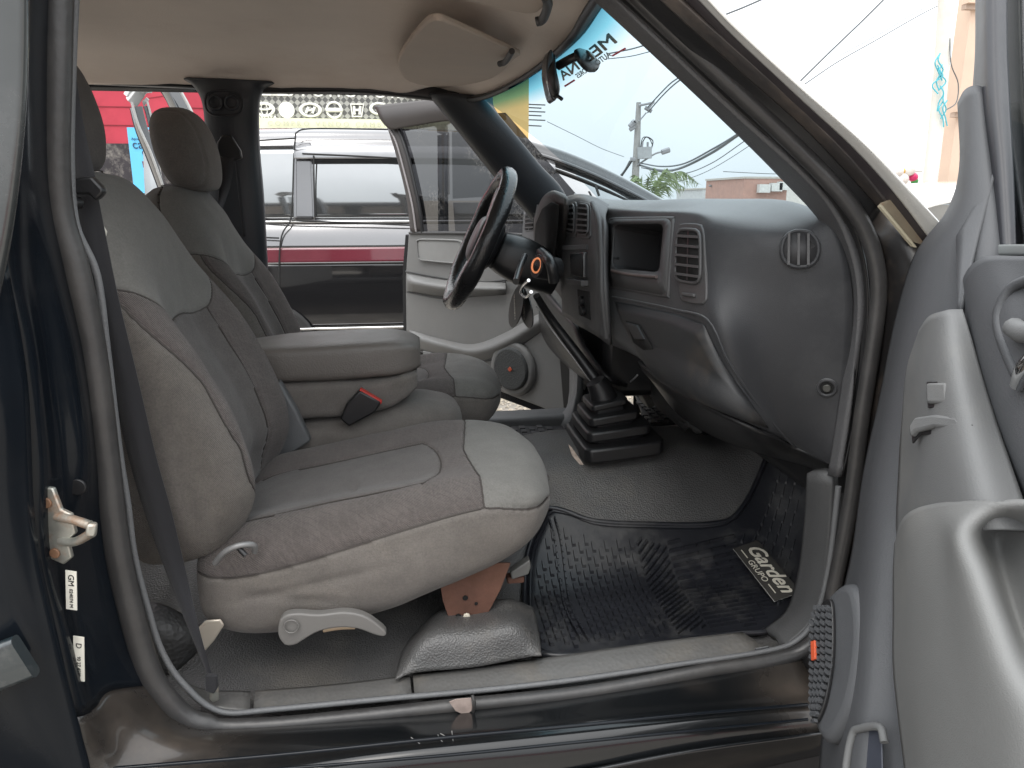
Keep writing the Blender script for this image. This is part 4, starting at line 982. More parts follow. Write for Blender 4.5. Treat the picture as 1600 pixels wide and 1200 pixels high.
# ============================================================ DASHBOARD
# rows top->bottom, columns left->right
dg = [
 # back of the top, under the glass
 [Vector((.66, 2.16, 1.17)), Vector((.70, 1.9, 1.19)), Vector((.74, 1.6, 1.185)), Vector((.74, 1.35, 1.185)), Vector((.70, 1.14, 1.185)), Vector((.66, 1.04, 1.17)), Vector((.66, 1.0, 1.15))],
 [X(905,304,.50), X(950,311,.50), X(1015,313,.52), X(1085,311,.54), X(1150,311,.56), Y(1225,313,1.12), Y(1285,330,1.04)],
 [X(900,312,.415), X(950,322,.435), X(1010,326,.455), X(1080,326,.475), X(1130,330,.50), Y(1210,335,1.07), Y(1300,352,1.0)],
 [X(905,340,.405), X(952,345,.43), X(1010,345,.445), X(1080,348,.46), X(1122,358,.475), Y(1200,372,1.035), Y(1322,400,.985)],
 [X(908,400,.405), X(954,410,.425), X(1010,420,.435), X(1078,430,.45), X(1118,440,.465), Y(1200,450,1.03), Y(1332,470,.98)],
 [X(915,455,.41), X(955,462,.425), X(1015,472,.435), X(1080,490,.448), X(1125,510,.462), Y(1200,545,1.03), Y(1328,560,.98)],
 [X(930,505,.42), X(962,510,.43), X(1020,530,.44), X(1085,555,.455), X(1145,590,.487), Y(1215,625,1.04), Y(1318,640,.985)],
 [X(945,530,.44), X(985,548,.455), X(1040,592,.46), X(1105,630,.475), X(1175,662,.525), Y(1235,690,1.06), Y(1306,720,.99)],
 [X(955,540,.52), X(1000,560,.55), X(1060,606,.58), X(1120,650,.60), X(1185,690,.62), Y(1240,712,1.12), Y(1303,736,1.02)],
]
DASH = patch('dashboard', dg, plastic, truck, n=10, mm=10, thick=.012, off=-1, flip=True)
from mathutils.bvhtree import BVHTree
_G = surf(dg, 10, 10); _vs = [v for r in _G for v in r]; _fs = gridfaces(len(_G), len(_G[0])); DB = BVHTree.FromPolygons(_vs, _fs)
def D(px, py, off=0):
    """point on the dashboard skin on the sight line, lifted by off along the skin normal towards the cabin"""
    d = ray(px, py).normalized(); h = DB.ray_cast(O, d)
    if h[0] is None: return X(px, py, .45)
    n = h[1]; n = -n if n.dot(d) > 0 else n
    return h[0]+n*off
def Dn(px, py):
    d = ray(px, py).normalized(); h = DB.ray_cast(O, d); n = h[1]
    return -n if n.dot(d) > 0 else n
def dplate(name, px, h, m, off=.0, par=DASH, bevel=.002, k=4, sub=True, sink=.006):
    """raised plate following the dash skin"""
    q = [D(x, y) for x, y in px]
    if sub: q = even(spl(q, k, True), max(24, len(q)*k), True)
    n = Dn(sum(p[0] for p in px)/len(px), sum(p[1] for p in px)/len(px))
    q = [p - n*sink for p in q]
    return prism(name, q, n*(h+sink), m, par, bevel)
def drope(name, px, r, m, par=DASH, off=0, closed=False, k=5):
    q = [D(x, y, off) for x, y in px]; q = spl(q, k, closed)
    return swept(name, q, circ(r, 8), m, par, up=Vector((-1, -.3, .2)), closed=closed)
# storage recess: frame + dark pocket
def rect_px(p, n=4, r=.12):
    """rounded quad in photo space from four corners"""
    o = []
    for i in range(4):
        a, b, c = Vector(p[i-1]), Vector(p[i]), Vector(p[(i+1) % 4])
        o += [b.lerp(a, r), b.lerp(a, r*.3).lerp(c, r*.3), b.lerp(c, r)]
    return [tuple(q) for q in o]
drope('recess_frame', rect_px([(954,343),(1052,342),(1044,462),(954,446)], r=.08), .005, plastic_l, closed=True, off=-.001)
fq = [D(x, y, .002) for x, y in rect_px([(954,343),(1052,342),(1044,462),(954,446)], r=.08)]
iq = [D(x, y, .002) for x, y in rect_px([(962,351),(1040,350),(1033,426),(958,419)], r=.10)]
iq2 = [D(x, y, -.012)for x, y in rect_px([(964,353),(1038,352),(1031,424),(960,417)], r=.10)]
mk('recess_surround', fq+iq, [(i, (i+1) % 12, 12+(i+1) % 12, 12+i) for i in range(12)], plastic_l, DASH, thick=.004, off=0)
dn = Dn(1000, 390)
_pf = [p+dn*.002 for p in iq]; _pb = [p-dn*.10+Vector((0, 0, -.004)) for p in iq]
mk('recess_pocket', _pf+_pb, [(i, (i+1) % 12, 12+(i+1) % 12, 12+i) for i in range(12)]+[tuple(range(12, 24))], mat('pocket plastic', (.03, .03, .032), .6), DASH, smooth=False)
_hole = [Vector((x, y, 0)) for x, y in rect_px([(957,346),(1046,345),(1039,445),(956,433)], r=.08)]
_bm = bmesh.new(); _bm.from_mesh(DASH.data)
bmesh.ops.delete(_bm, geom=[f for f in _bm.faces if inpoly(*proj(f.calc_center_median()), _hole)], context='FACES'); _bm.to_mesh(DASH.data); _bm.free()
tube('recess_lip', [D(960, 423, .006), D(990, 429, .008), D(1031, 433, .006)], .0032, mat('recess lip', (.11, .085, .08), .5), DASH)
# vents
def vent(px, inner, nslats, label, vertical=False, frame=.0035, m=plastic_l, hbar=True, rr_=.18):
    n = Dn(sum(p[0] for p in inner)/4, sum(p[1] for p in inner)/4)
    v = dplate('air_vent', rect_px(px, r=rr_), .003, m, par=truck, k=3)
    v2 = [D(x, y, .0045) for x, y in rect_px(inner, r=.2)]; v2 = even(spl(v2, 3, True), 30, True)
    mk('vent_void', v2, [tuple(range(len(v2)))], voidm, v, thick=.0006)
    swept('vent_frame', v2, circ(frame*.8, 8), m, v, up=n, closed=True)
    a, b, c, d = [Vector(p) for p in inner]
    for i in range(nslats):
        t = (i+.7)/(nslats+.4)
        if vertical: p, q = a.lerp(b, t), d.lerp(c, t)
        else: p, q = a.lerp(d, t), b.lerp(c, t)
        P_, Q_ = D(*p, .006), D(*q, .006); ax = (Q_-P_); s = ax.cross(n).normalized()
        join('slat', [boxvf((P_+Q_)/2, ax*.97, s*.0042, n*.006)], m, v)
    if hbar and not vertical:
        p, q = (a+b)/2, (c+d)/2; P_, Q_ = D(*p, .004), D(*q, .004); ax = Q_-P_; s = ax.cross(n).normalized()
        join('slat', [boxvf((P_+Q_)/2, ax, s*.004, n*.004)], plastic_b, v)
    return v
vent([(1060,349),(1101,350),(1107,477),(1063,471)], [(1062,359),(1098,361),(1098,444),(1059,438)], 5, '')
dplate('vent_thumbwheel', [(1071,457),(1090,459),(1090,465),(1071,463)], .008, plastic_l, sub=False)
# round demister vent on the end cap
rv = []
for (hx_, hy_, n__) in ((33, 30, 1),):
    q = []
    for i in range(32):
        a = 2*pi*i/32; x = 1250+hx_*sgn(cos(a))*abs(cos(a))**.8; y = 390+hy_*sgn(sin(a))*abs(sin(a))**.95; q.append((x, y))
n = Dn(1250, 390)
v = dplate('side_vent', q, .004, plastic, par=truck, sub=False)
qi = [D(1250+(x-1250)*.78, 390+(y-390)*.80, .0055) for x, y in q]
mk('vent_void', qi, [tuple(range(32))], mat('vent shade', (.03, .03, .032), .6), v, thick=.0005)
swept('vent_frame', [D(1250+(x-1250)*.86, 390+(y-390)*.88, .005) for x, y in q], circ(.0028, 8), plastic, v, up=n, closed=True)
for x in (1232, 1247, 1262):
    a, b = D(x, 368, .0075), D(x, 413, .0075); ax = b-a; join('slat', [boxvf((a+b)/2, ax, ax.cross(n).normalized()*.0035, n*.005)], plastic_l, v)
# speaker-ish screw recess
c = D(1292, 606); n = Dn(1292, 606)
so = ring('screw_recess', c, n, .0125, .0030, plastic, DASH, n=24)
disc('recess_floor', c+n*.0005, n, .0115, .0006, voidm, DASH, bevel=0)
disc('screw_head', c+n*.001, n, .006, .003, mat('screw dark', (.06, .06, .055), .45), DASH, n=12)
# glove box door
gb = [(960,470),(1000,478),(1050,490),(1101,506),(1130,562),(1168,622),(1212,676),(1165,675),(1110,650),(1062,612),(1028,588),(1000,556),(972,500)]
GB = []
gtop = [(962,471),(1010,481),(1055,491),(1101,506)]; g2 = [(975,505),(1020,517),(1070,532),(1128,562)]; g3 = [(1000,552),(1045,568),(1100,588),(1166,622)]; g4 = [(1028,588),(1075,616),(1130,642),(1200,668)]
_gp = surf([[Vector((x, y, 0)) for x, y in r] for r in (gtop, g2, g3, g4)], 6, 6); _nr, _nc = len(_gp), len(_gp[0])
rows = [[D(p.x, p.y, .0095*sst(-.01, .12, i_/(_nr-1))*sst(1.01, .92, i_/(_nr-1))*sst(-.01, .08, j_/(_nc-1))*sst(1.01, .93, j_/(_nc-1))+.0012) for j_, p in enumerate(r)] for i_, r in enumerate(_gp)]
gbx = patch('glove_box', rows, mat('glovebox plastic', (.025, .026, .028), .46, var=.07, bump=.2, bscale=1000, btype='leather', dirt=(.13, .10, .07), dscale=6, damt=.4), truck, n=2, mm=2, thick=.002, off=0)
lt = [D(x, y, .0125) for x, y in ((988, 500), (1010, 506), (1031, 545), (1016, 546), (1000, 534))]
mk('latch_pocket', lt, [tuple(range(5))], voidm, gbx, thick=.001)
prism('latch_paddle', [D(x, y, .0115) for x, y in ((990, 502), (1008, 507), (1020, 528), (1004, 528))], Dn(1005, 515)*.006, MAT['glovebox plastic'], gbx, bevel=.002)
# shut line crease
drope('panel_crease', [(957,464),(1010,474),(1055,484),(1106,500),(1136,560),(1174,620),(1218,674),(1262,716)], .0022, plastic, off=.000)
# centre stack
cst = [
 [X(880,308,.43), X(905,303,.42), X(930,308,.43), X(952,320,.44)],
 [X(878,330,.40), X(903,318,.395), X(926,325,.395), X(945,345,.405)],
 [X(878,380,.395), X(900,378,.39), X(924,380,.385), X(944,400,.40)],
 [X(877,440,.395), X(899,446,.39), X(926,455,.385), X(946,470,.40)],
 [X(878,492,.40), X(902,508,.395), X(932,525,.395), X(952,540,.415)],
]
patch('centre_stack', cst, plastic_l, truck, n=8, mm=6, thick=.01, off=-1, flip=True)
_G2 = surf(cst, 8, 6); DB = BVHTree.FromPolygons([v for r in _G2 for v in r], gridfaces(len(_G2), len(_G2[0])))
vent([(883,320),(902,314),(902,372),(882,366)], [(885,324),(900,319),(900,366),(884,361)], 5, '', frame=.003, hbar=False)
vent([(904,314),(924,318),(924,374),(903,372)], [(906,319),(922,322),(922,367),(905,366)], 5, '', frame=.003, hbar=False)
def cplate(name, px, h, m, par=truck): return dplate(name, px, h, m, par=par, sub=False, bevel=.0015)
cplate('radio', [(897,397),(918,394),(918,434),(898,430)], .010, mat('gloss black', (.008, .008, .009), .12, coat=.5))
cplate('stack_shelf', [(893,434),(919,438),(919,447),(894,442)], .016, plastic_l)
cplate('heater_pocket', [(903,452),(921,456),(923,500),(906,492)], .002, voidm)
for (x, y) in ((913, 470), (915, 486)): disc('heater_knob', D(x, y, .002), (-1, -.1, 0), .011, .010, plastic_b, truck, n=16)
drope('stack_edge', [(926,318),(936,345),(940,400),(941,460),(948,528)], .0065, plastic_l, par=truck)
cplate('stack_slot', [(881,384),(919,382),(919,390),(881,391)], .004, plastic)
# instrument cowl and outer vent
ic = [
 [X(836,338,.45), X(848,312,.44), X(862,303,.43), X(880,305,.43)],
 [X(834,345,.37), X(846,318,.36), X(864,306,.355), X(884,312,.36)],
 [X(833,390,.39), X(846,395,.40), X(864,395,.41), X(880,395,.40)],
 [X(830,430,.40), X(846,440,.41), X(864,450,.42), X(880,470,.40)],
]
cowlm = mat('cowl plastic', (.05, .048, .046), .5, bump=.2, bscale=400, btype='leather')
patch('instrument_cowl', ic, cowlm, truck, n=6, mm=6, thick=.008, off=-1, flip=True)
mk('cluster_recess', [X(838,350,.358), X(848,326,.353), X(862,316,.350), X(874,320,.350), X(872,360,.362), X(866,420,.385), X(850,440,.39), X(834,400,.38)], [tuple(range(8))], voidm, truck, thick=.002)
ov = [[X(820,330,.40), X(830,320,.39), X(845,320,.39)],[X(817,380,.385), X(830,382,.38), X(840,380,.385)],[X(816,430,.385), X(828,440,.38), X(838,440,.385)]]
patch('outer_dash_end', ov, trim_grey, truck, n=5, mm=5, thick=.008, off=0)
_G3 = surf(ov, 5, 5); DB = BVHTree.FromPolygons([v for r in _G3 for v in r], gridfaces(len(_G3), len(_G3[0])))
vent([(822,326),(841,323),(839,378),(820,380)], [(824,332),(839,329),(837,360),(822,361)], 4, '', frame=.0025, hbar=False)
# dark understructure behind/below the dash (steering column area, firewall, heater box)
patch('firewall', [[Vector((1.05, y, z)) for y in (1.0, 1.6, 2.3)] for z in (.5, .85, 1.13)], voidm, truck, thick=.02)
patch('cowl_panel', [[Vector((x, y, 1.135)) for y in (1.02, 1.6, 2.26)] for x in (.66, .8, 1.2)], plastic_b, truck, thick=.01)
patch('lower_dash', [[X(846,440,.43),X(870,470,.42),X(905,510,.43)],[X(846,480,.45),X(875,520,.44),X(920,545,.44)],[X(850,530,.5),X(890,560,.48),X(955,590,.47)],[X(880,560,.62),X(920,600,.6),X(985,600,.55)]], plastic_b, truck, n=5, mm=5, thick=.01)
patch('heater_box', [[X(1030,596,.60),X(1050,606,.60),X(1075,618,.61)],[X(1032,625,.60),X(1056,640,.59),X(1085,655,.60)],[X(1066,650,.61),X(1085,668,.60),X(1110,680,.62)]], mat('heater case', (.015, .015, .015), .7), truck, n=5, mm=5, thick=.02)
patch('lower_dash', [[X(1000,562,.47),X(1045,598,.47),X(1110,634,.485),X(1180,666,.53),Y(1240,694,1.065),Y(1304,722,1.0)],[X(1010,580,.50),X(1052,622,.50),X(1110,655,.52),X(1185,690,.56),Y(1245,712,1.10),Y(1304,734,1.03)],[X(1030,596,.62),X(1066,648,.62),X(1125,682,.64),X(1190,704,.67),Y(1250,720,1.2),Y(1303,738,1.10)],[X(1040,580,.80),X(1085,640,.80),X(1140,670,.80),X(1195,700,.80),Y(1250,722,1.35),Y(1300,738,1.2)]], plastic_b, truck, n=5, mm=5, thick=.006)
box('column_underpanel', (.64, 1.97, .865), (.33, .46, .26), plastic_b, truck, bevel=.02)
box('underdash_blocker', (.84, 1.42, .80), (.26, .52, .22), plastic_b, truck, bevel=.03)  # box added to block stray light under the dash
tube('loose_wire', [X(969,602,.56), X(980,600,.55), X(990,592,.54), X(996,586,.54)], .0022, mat('grey wire', (.4, .4, .4), .5), truck, n=6)
tube('loose_wire', [X(895,548,.55), X(897,580,.56), X(899,612,.57)], .002, mat('grey wire', (.4, .4, .4), .5), truck, n=6)
pedm = mat('pedal metal', (.2, .19, .17), .6, var=.2, vscale=40)
box('brake_pedal', X(1006, 618, .66), (.02, .07, .06), pedm, truck, rot=(0, -.5, 0))
box('clutch_pedal', X(898, 650, .68), (.02, .06, .05), plastic_b, truck, rot=(0, -.5, 0))

# --- steering wheel
sc = Vector((.188, 1.95, 1.12)); wax = Vector((-.351, 0, .163)).normalized()      # points at the driver
sw = seat_empty('steering_wheel', sc)
WR = .178
def wring(n=72, k=12):
    xa = Vector((.163, 0, .351)).normalized(); ya = Vector((0, 1, 0)); V_ = []
    for i in range(n):
        a = 2*pi*i/n; e = xa*cos(a)+ya*sin(a); rr_ = .019+.0018*max(0, cos(6*a))
        for j in range(k):
            b = 2*pi*j/k; V_.append(sc+e*(WR+rr_*cos(b))+wax*(rr_*1.15*sin(b)))
    return V_, gridfaces(n, k, True, True)
mk('wheel_rim', *wring(), leatherb, sw)
xa_ = Vector((.163, 0, .351)).normalized()
for a0 in (.52, 2.62, 3.67, 5.76):
    e = [sc+(xa_*cos(a)+EY*sin(a))*(WR*rr)+wax*o_ for a, rr, o_ in ((a0, .18, -.004), (a0, .5, -.002), (a0, .98, 0))]
    swept('wheel_spoke', spl(e, 5), rrect(.030, .010, .004), mat('silver insert', (.35, .35, .36), .25, metal=.6), sw, up=wax)
R = []
for (o_, s_) in ((.020, .25), (.018, .6), (.010, .85), (-.01, 1), (-.04, .95), (-.05, .7)):
    R.append(sring(sc+wax*o_, .075*s_, .07*s_, EY, xa_, 2.6, 16))
shell('wheel_hub', R, [plastic_b], None, 48, 30, None, None, sw)
# stitched wrap seams (lighter piping lines)
for s_ in (.0135,):
    V2 = [sc+(xa_*cos(2*pi*i/60)+EY*sin(2*pi*i/60))*(WR-.006-.004*cos(12*pi*i/60))+wax*.0178 for i in range(60)]
    swept('wrap_piping', V2, circ(.0016, 6), mat('silver piping', (.45, .45, .46), .3, metal=.3), sw, up=wax, closed=True)
# column shroud
R = []
for t, s1, s2 in ((0, .055, .05), (.2, .062, .058), (.5, .066, .062), (.85, .062, .056), (1.1, .05, .05)):
    R.append(sring(sc-wax*(.05+t*.16)+Vector((0, 0, -.006)), s1, s2, EY, xa_, 3, 16))
shell('column_shroud', R, [plastic_b], None, 60, 40, None, None, truck)
igc = X(840, 422, .285)
cyl = disc('ignition_barrel', igc+Vector((.045, 0, 0)), (-1, -.35, .2), .026, .055, plastic_b, truck)
ign = ring('ignition_ring', igc+Vector((-.006, -.02, .012)), (-1, -.55, .25), .0155, .0022, mat('orange lit ring', (.9, .3, .12), .4, emit=(1, .35, .15, .25)), truck, n=24, k=6)
disc('ignition_face', igc+Vector((-.004, -.018, .011)), (-1, -.55, .25), .013, .002, mat('chrome face', (.1, .1, .1), .25, metal=.8), truck)
tube('column_stalk', [X(820, 400, .27), X(812, 420, .24), X(806, 440, .22)], .007, plastic_b, truck)
tube('column_stalk', [X(846, 395, .3), X(860, 410, .3), X(866, 440, .31)], .012, plastic_b, truck)
# chrome clasp of key + tags (a thing hanging from the ignition)
kt = thing('key_ring', X(830, 455, .26), 'bunch with chrome clip and two black oval name tags hanging below the steering column', 'key ring')
tube('clip', [X(826, 438, .262), X(818, 446, .262), X(814, 458, .262), X(822, 464, .262), X(830, 456, .262)], .0038, chrome, kt)
for (cx, cy, a) in ((806, 479, -.25), (820, 480, .3)):
    q = []
    for i in range(28):
        t = 2*pi*i/28; lx, ly = 11*cos(t), 33*sin(t); q.append(X(cx+lx*cos(a)-ly*sin(a)*-1*0.6, cy+ly+lx*sin(a), .265 if cx < 812 else .28))
    tg = prism('tag', q, (.003, 0, 0), plastic_b, kt, bevel=.0008)
    c_ = sum(q, Vector())/28; ym_ = Vector((0, -sin(a)*.5, 1)) ; xm_ = Vector((0, 1, 0))
    text('tag_print', 'MEDINA', c_+Vector((-.002, 0, 0)), Vector((0, .25, 1)), Vector((0, 1, -.25)), (.017, .022), ivory, tg, ext=.0004)
# --- gear lever
gl = [Vector((.466, 1.60, .745)), X(900, 555, .40), X(860, 500, .33), X(838, 468, .29)]
gp = [X(945, 612, .455), X(905, 557, .40), X(862, 500, .335), X(838, 462, .29)]
tube('gear_lever', gp, lambda t: .014-.006*t, plastic_b, truck, n=12)
tube('lever_cable', [p+Vector((0, .0, -.022)) for p in gp], .0015, mat('grey wire', (.4, .4, .4)), truck, n=6)
# boot
gbt = seat_empty('gear_boot', (.5, 1.62, .6))
def fold(px, d, nm='fold', inset=.0):
    """px: left, frontcorner, right, backcorner at top edge; thin rounded slab"""
    q = [p for p in px]
    c = sum(q, Vector())/4; q = [c+(p-c)*1.0 for p in q]
    o = []
    for i in range(4):
        a, b, e = q[i-1], q[i], q[(i+1) % 4]; o += [b.lerp(a, .16), b.lerp(a, .04).lerp(e, .04), b.lerp(e, .16)]
    return prism(nm, spl(o, 2, True), (0, 0, -d), mat('boot rubber', (.012, .012, .013), .42, bump=.15, bscale=160), gbt, bevel=.006, bseg=3)
ctr = Vector((.50, 1.60)); 
for (z, cx, cy, hx, hy, d) in ((.694, .462, 1.60, .092, .115, .034), (.724, .455, 1.603, .074, .092, .024), (.750, .449, 1.606, .058, .072, .020), (.773, .443, 1.61, .042, .052, .014)):
    fold([Vector((cx-hx, cy-hy, z-.004)), Vector((cx+hx, cy-hy, z+.012)), Vector((cx+hx, cy+hy, z+.012)), Vector((cx-hx, cy+hy, z-.004))], d)
for (z, cx, cy, hx, hy, d) in ((.714, .459, 1.602, .060, .078, .05), (.742, .452, 1.604, .046, .06, .04), (.766, .446, 1.608, .034, .044, .03)):
    fold([Vector((cx-hx, cy-hy, z)), Vector((cx+hx, cy-hy, z+.01)), Vector((cx+hx, cy+hy, z+.01)), Vector((cx-hx, cy+hy, z))], d, 'boot_core')
tube('boot_neck', [Vector((.446, 1.61, .760)), Vector((.434, 1.61, .79)), Vector((.42, 1.61, .815))], lambda t: .036-.014*t, mat('boot rubber', (.012, .012, .013)), gbt, n=16)
prism('torn_edge', [Y(x, y, 1.44) for x, y in ((888, 694), (894, 700), (912, 726), (906, 726), (894, 712))], (0, .002, 0), mat('torn foam', (.4, .33, .28), .9, var=.4, vscale=80), truck, bevel=0)

# ============================================================ FAR (DRIVER) DOOR
H0 = Vector((.66, 2.36, 0)); H1 = Vector((-.005, 3.10, 0)); dd_ = (H1-H0).normalized(); dn_ = Vector((dd_.y, -dd_.x, 0)); dn_ = dn_ if dn_.y < 0 else -dn_
def FD(px, py, off=0): return PL(px, py, H0+dn_*off, dn_)
fdoor = seat_empty('driver_door', H0+Vector((0, 0, .9)))
def fplate(name, px, th, m, off=0, par=fdoor, bevel=.004, k=3, smoothp=False):
    q = [FD(x, y, off) for x, y in px]
    if smoothp: q = even(spl(q, 5, True), 60, True)
    return prism(name, q, -dn_*th, m, par, bevel)
def RP(p, r=.14):
    o = []
    for i in range(4):
        a, b, c = Vector(p[i-1]), Vector(p[i]), Vector(p[(i+1) % 4]); o += [b.lerp(a, r), b.lerp(a, r*.3).lerp(c, r*.3), b.lerp(c, r)]
    return [tuple(q) for q in o]
greyfr = mat('door frame brown grey', (.050, .043, .041), .5, coat=.05, var=.1)
fplate('door_panel', [(638,362),(780,364),(915,372),(915,600),(895,652),(868,646),(780,612),(700,560),(645,540),(634,520),(633,430)], .05, fardoor, .0, bevel=.008)
fplate('door_shell', [(633,366),(925,372),(925,655),(888,662),(770,618),(690,575),(630,540),(628,430)], .09, paint, -.012)
# bottom edge dark gap
def frope(name, px, r, m, off=.004, closed=False): 
    q = spl([FD(x, y, off) for x, y in px], 6, closed); return swept(name, q, circ(r, 8), m, fdoor, up=dn_, closed=closed)
# window frame
fo = [(592,172),(690,158),(760,160),(800,200),(900,330)]
wfr = [ [(592,170),(607,205),(622,255),(635,310),(641,362)], [(622,196),(634,235),(645,285),(654,325),(658,364)] ]
A = [FD(x, y, .0) for x, y in wfr[0]]; B = [FD(x, y, .0) for x, y in wfr[1]]
patch('window_frame', [A, [(p+q)/2+dn_*.012 for p, q in zip(A, B)], B], greyfr, fdoor, n=6, mm=4, thick=.03, off=-1)
A = [FD(x, y, .0) for x, y in ((592,170),(650,165),(700,160),(770,152))]; B = [FD(x, y, .0) for x, y in ((618,200),(660,192),(705,184),(780,180))]
patch('window_frame', [A, [(p+q)/2+dn_*.012 for p, q in zip(A, B)], B], greyfr, fdoor, n=6, mm=4, thick=.03, off=-1)
frope('frame_bead', [(600,188),(618,220),(632,270),(644,320),(650,362)], .004, mat('bead light', (.3, .28, .28), .3), .014)
frope('frame_bead', [(606,190),(660,178),(710,172),(760,170)], .004, mat('bead light', (.3, .28, .28), .3), .014)
frope('window_rubber', [(622,198),(636,240),(648,290),(656,330),(660,364)], .007, plastic_b, .004)
q = [FD(x, y, -.006) for x, y in ((618,192),(700,180),(790,176),(915,320),(915,372),(656,364),(640,270))]
mk('window_glass', q, [tuple(range(7))], glass('dirty side glass', (.085, .085, .09), gloss=.12, dirt=.22), fdoor)
frope('belt_trim', [(640,364),(720,364),(800,366),(900,372)], .006, plastic_l, .004)
fplate('handle_pocket', RP([(649,372),(722,374),(721,414),(652,408)]), .012, mat('door pocket', (.25, .25, .245), .45, bump=.2, bscale=300, btype='leather'), .010, bevel=.005)
frope('pocket_line', RP([(651,374),(720,376),(719,412),(654,406)]), .003, fardoor, .012, True)
frope('panel_seam', [(634,424),(700,436),(760,440),(800,436)], .003, mat('seam dark', (.06, .06, .06), .6), .001)
frope('panel_seam', [(636,456),(690,466),(740,462),(790,440)], .003, mat('seam dark', (.06, .06, .06), .6), .001)
# arm rest bulge
patch('arm_rest', [[FD(x, y, o_) for x, y, o_ in r] for r in ([(636,428,.0),(700,438,.0),(790,442,.0)],[(636,440,.035),(700,450,.045),(790,452,.03)],[(637,455,.0),(700,464,.0),(790,460,.0)])], fardoor, fdoor, thick=.004, off=0)
patch('panel_swage', [[FD(x, y, o_) for x, y, o_ in r] for r in ([(640,516,.0),(690,530,.0),(740,538,.0),(790,520,.0),(840,492,.0),(880,480,.0)],[(641,526,.02),(690,540,.025),(742,550,.025),(795,532,.025),(845,502,.02),(880,490,.01)],[(642,542,.0),(690,556,.0),(745,566,.0),(800,548,.0),(850,515,.0),(880,500,.0)])], fardoor, fdoor, thick=.004, off=0)
frope('panel_seam', [(642,545),(700,560),(745,566),(774,560)], .003, mat('seam dark', (.06, .06, .06), .6), .004)
fplate('map_pocket', [(660,548),(735,566),(735,590),(665,580)], .01, mat('pocket grey', (.2, .2, .2), .5), .008)
cs_ = FD(804, 575, .0)
pod = disc('speaker_pod', cs_-dn_*.01, dn_, .105, .03, fardoor, fdoor, n=40, bevel=.012)
grl = disc('speaker_grille', cs_+dn_*.012, dn_, .082, .018, mat('speaker cloth', (.045, .048, .048), .7, bump=1, bscale=170, btype='leather', var=.2), fdoor, n=40, bevel=.008)
bd_ = FD(797, 577, .033)
disc('speaker_badge', bd_, dn_, .0105, .003, orange, fdoor, n=4, bevel=.001)
# door edge latch bits
for yy in (408, 460, 480): box('door_latch', FD(634, yy, -.02), (.012, .012, .02), steel, fdoor)
# bottom dark trim + shut edge front
fplate('door_edge', [(868,490),(888,480),(915,640),(893,668),(862,655),(880,640)], .03, plastic_b, .004)
# ============================================================ FAR REAR DOOR (open)
rdoor = seat_empty('rear_side_door', Vector((-.45, 2.4, .9)))
glossb = mat('gloss frame', (.02, .024, .028), .08, coat=1, var=.05)
def rstrip(name, pts, w_, th, m): return swept(name, spl([Y(*p) for p in pts], 6), rrect(w_, th, .004), m, rdoor, up=Vector((.8, -1, 0)))
frl = mat('frame pale', (.35, .35, .34), .25, coat=.5)
rstrip('frame_side', [(212,168,3.0),(222,205,3.0),(240,250,3.0),(262,310,3.0),(285,380,3.0)], .03, .05, glossb)
rstrip('frame_bead', [(206,160,2.97),(216,195,2.97),(236,240,2.97),(258,300,2.97)], .008, .012, frl)
rstrip('frame_top', [(205,160,3.0),(222,140,3.0),(240,136,2.98)], .035, .05, frl)
rstrip('frame_top', [(198,150,3.02),(212,128,3.02),(238,124,3.0),(262,124,2.9)], .014, .05, frl)
rstrip('frame_side', [(250,120,2.7),(272,150,2.68),(300,215,2.65),(325,300,2.6),(345,360,2.55)], .045, .05, glossb)
rstrip('frame_bead', [(262,118,2.62),(284,146,2.62),(312,200,2.6)], .008, .012, frl)
mk('window_glass', [Y(*p) for p in ((222,158,2.95),(252,132,2.7),(310,300,2.6),(262,310,2.95))], [(0, 1, 2, 3)], glass('rear door glass', (.35, .36, .36), gloss=1.0), rdoor)
prism('door_panel', [Y(*p) for p in ((250,318,2.95),(330,318,2.6),(350,640,2.5),(300,640,2.9))], (-.05, 0, 0), mat('rear door panel', (.4, .4, .39), .4), rdoor)

# ============================================================ NEAR FRONT DOOR (open, right edge)
N0 = Vector((.675, .85, 1.26)); _na = Vector((-.12, -.99, 0)); _nb = Vector((-.17, 0, -.66)); nno = _na.cross(_nb).normalized(); nno = nno if nno.x < 0 else -nno
def ND(px, py, off=0): return PL(px, py, N0+nno*off, nno)
ndoor = seat_empty('passenger_door', N0-Vector((0, 0, .4)))
def npatch(name, rows, m, n=8, mm=8, th=.006, flip=False):
    return patch(name, [[ND(*p) for p in r] for r in rows], m, ndoor, n=n, mm=mm, thick=th, off=0, flip=flip)
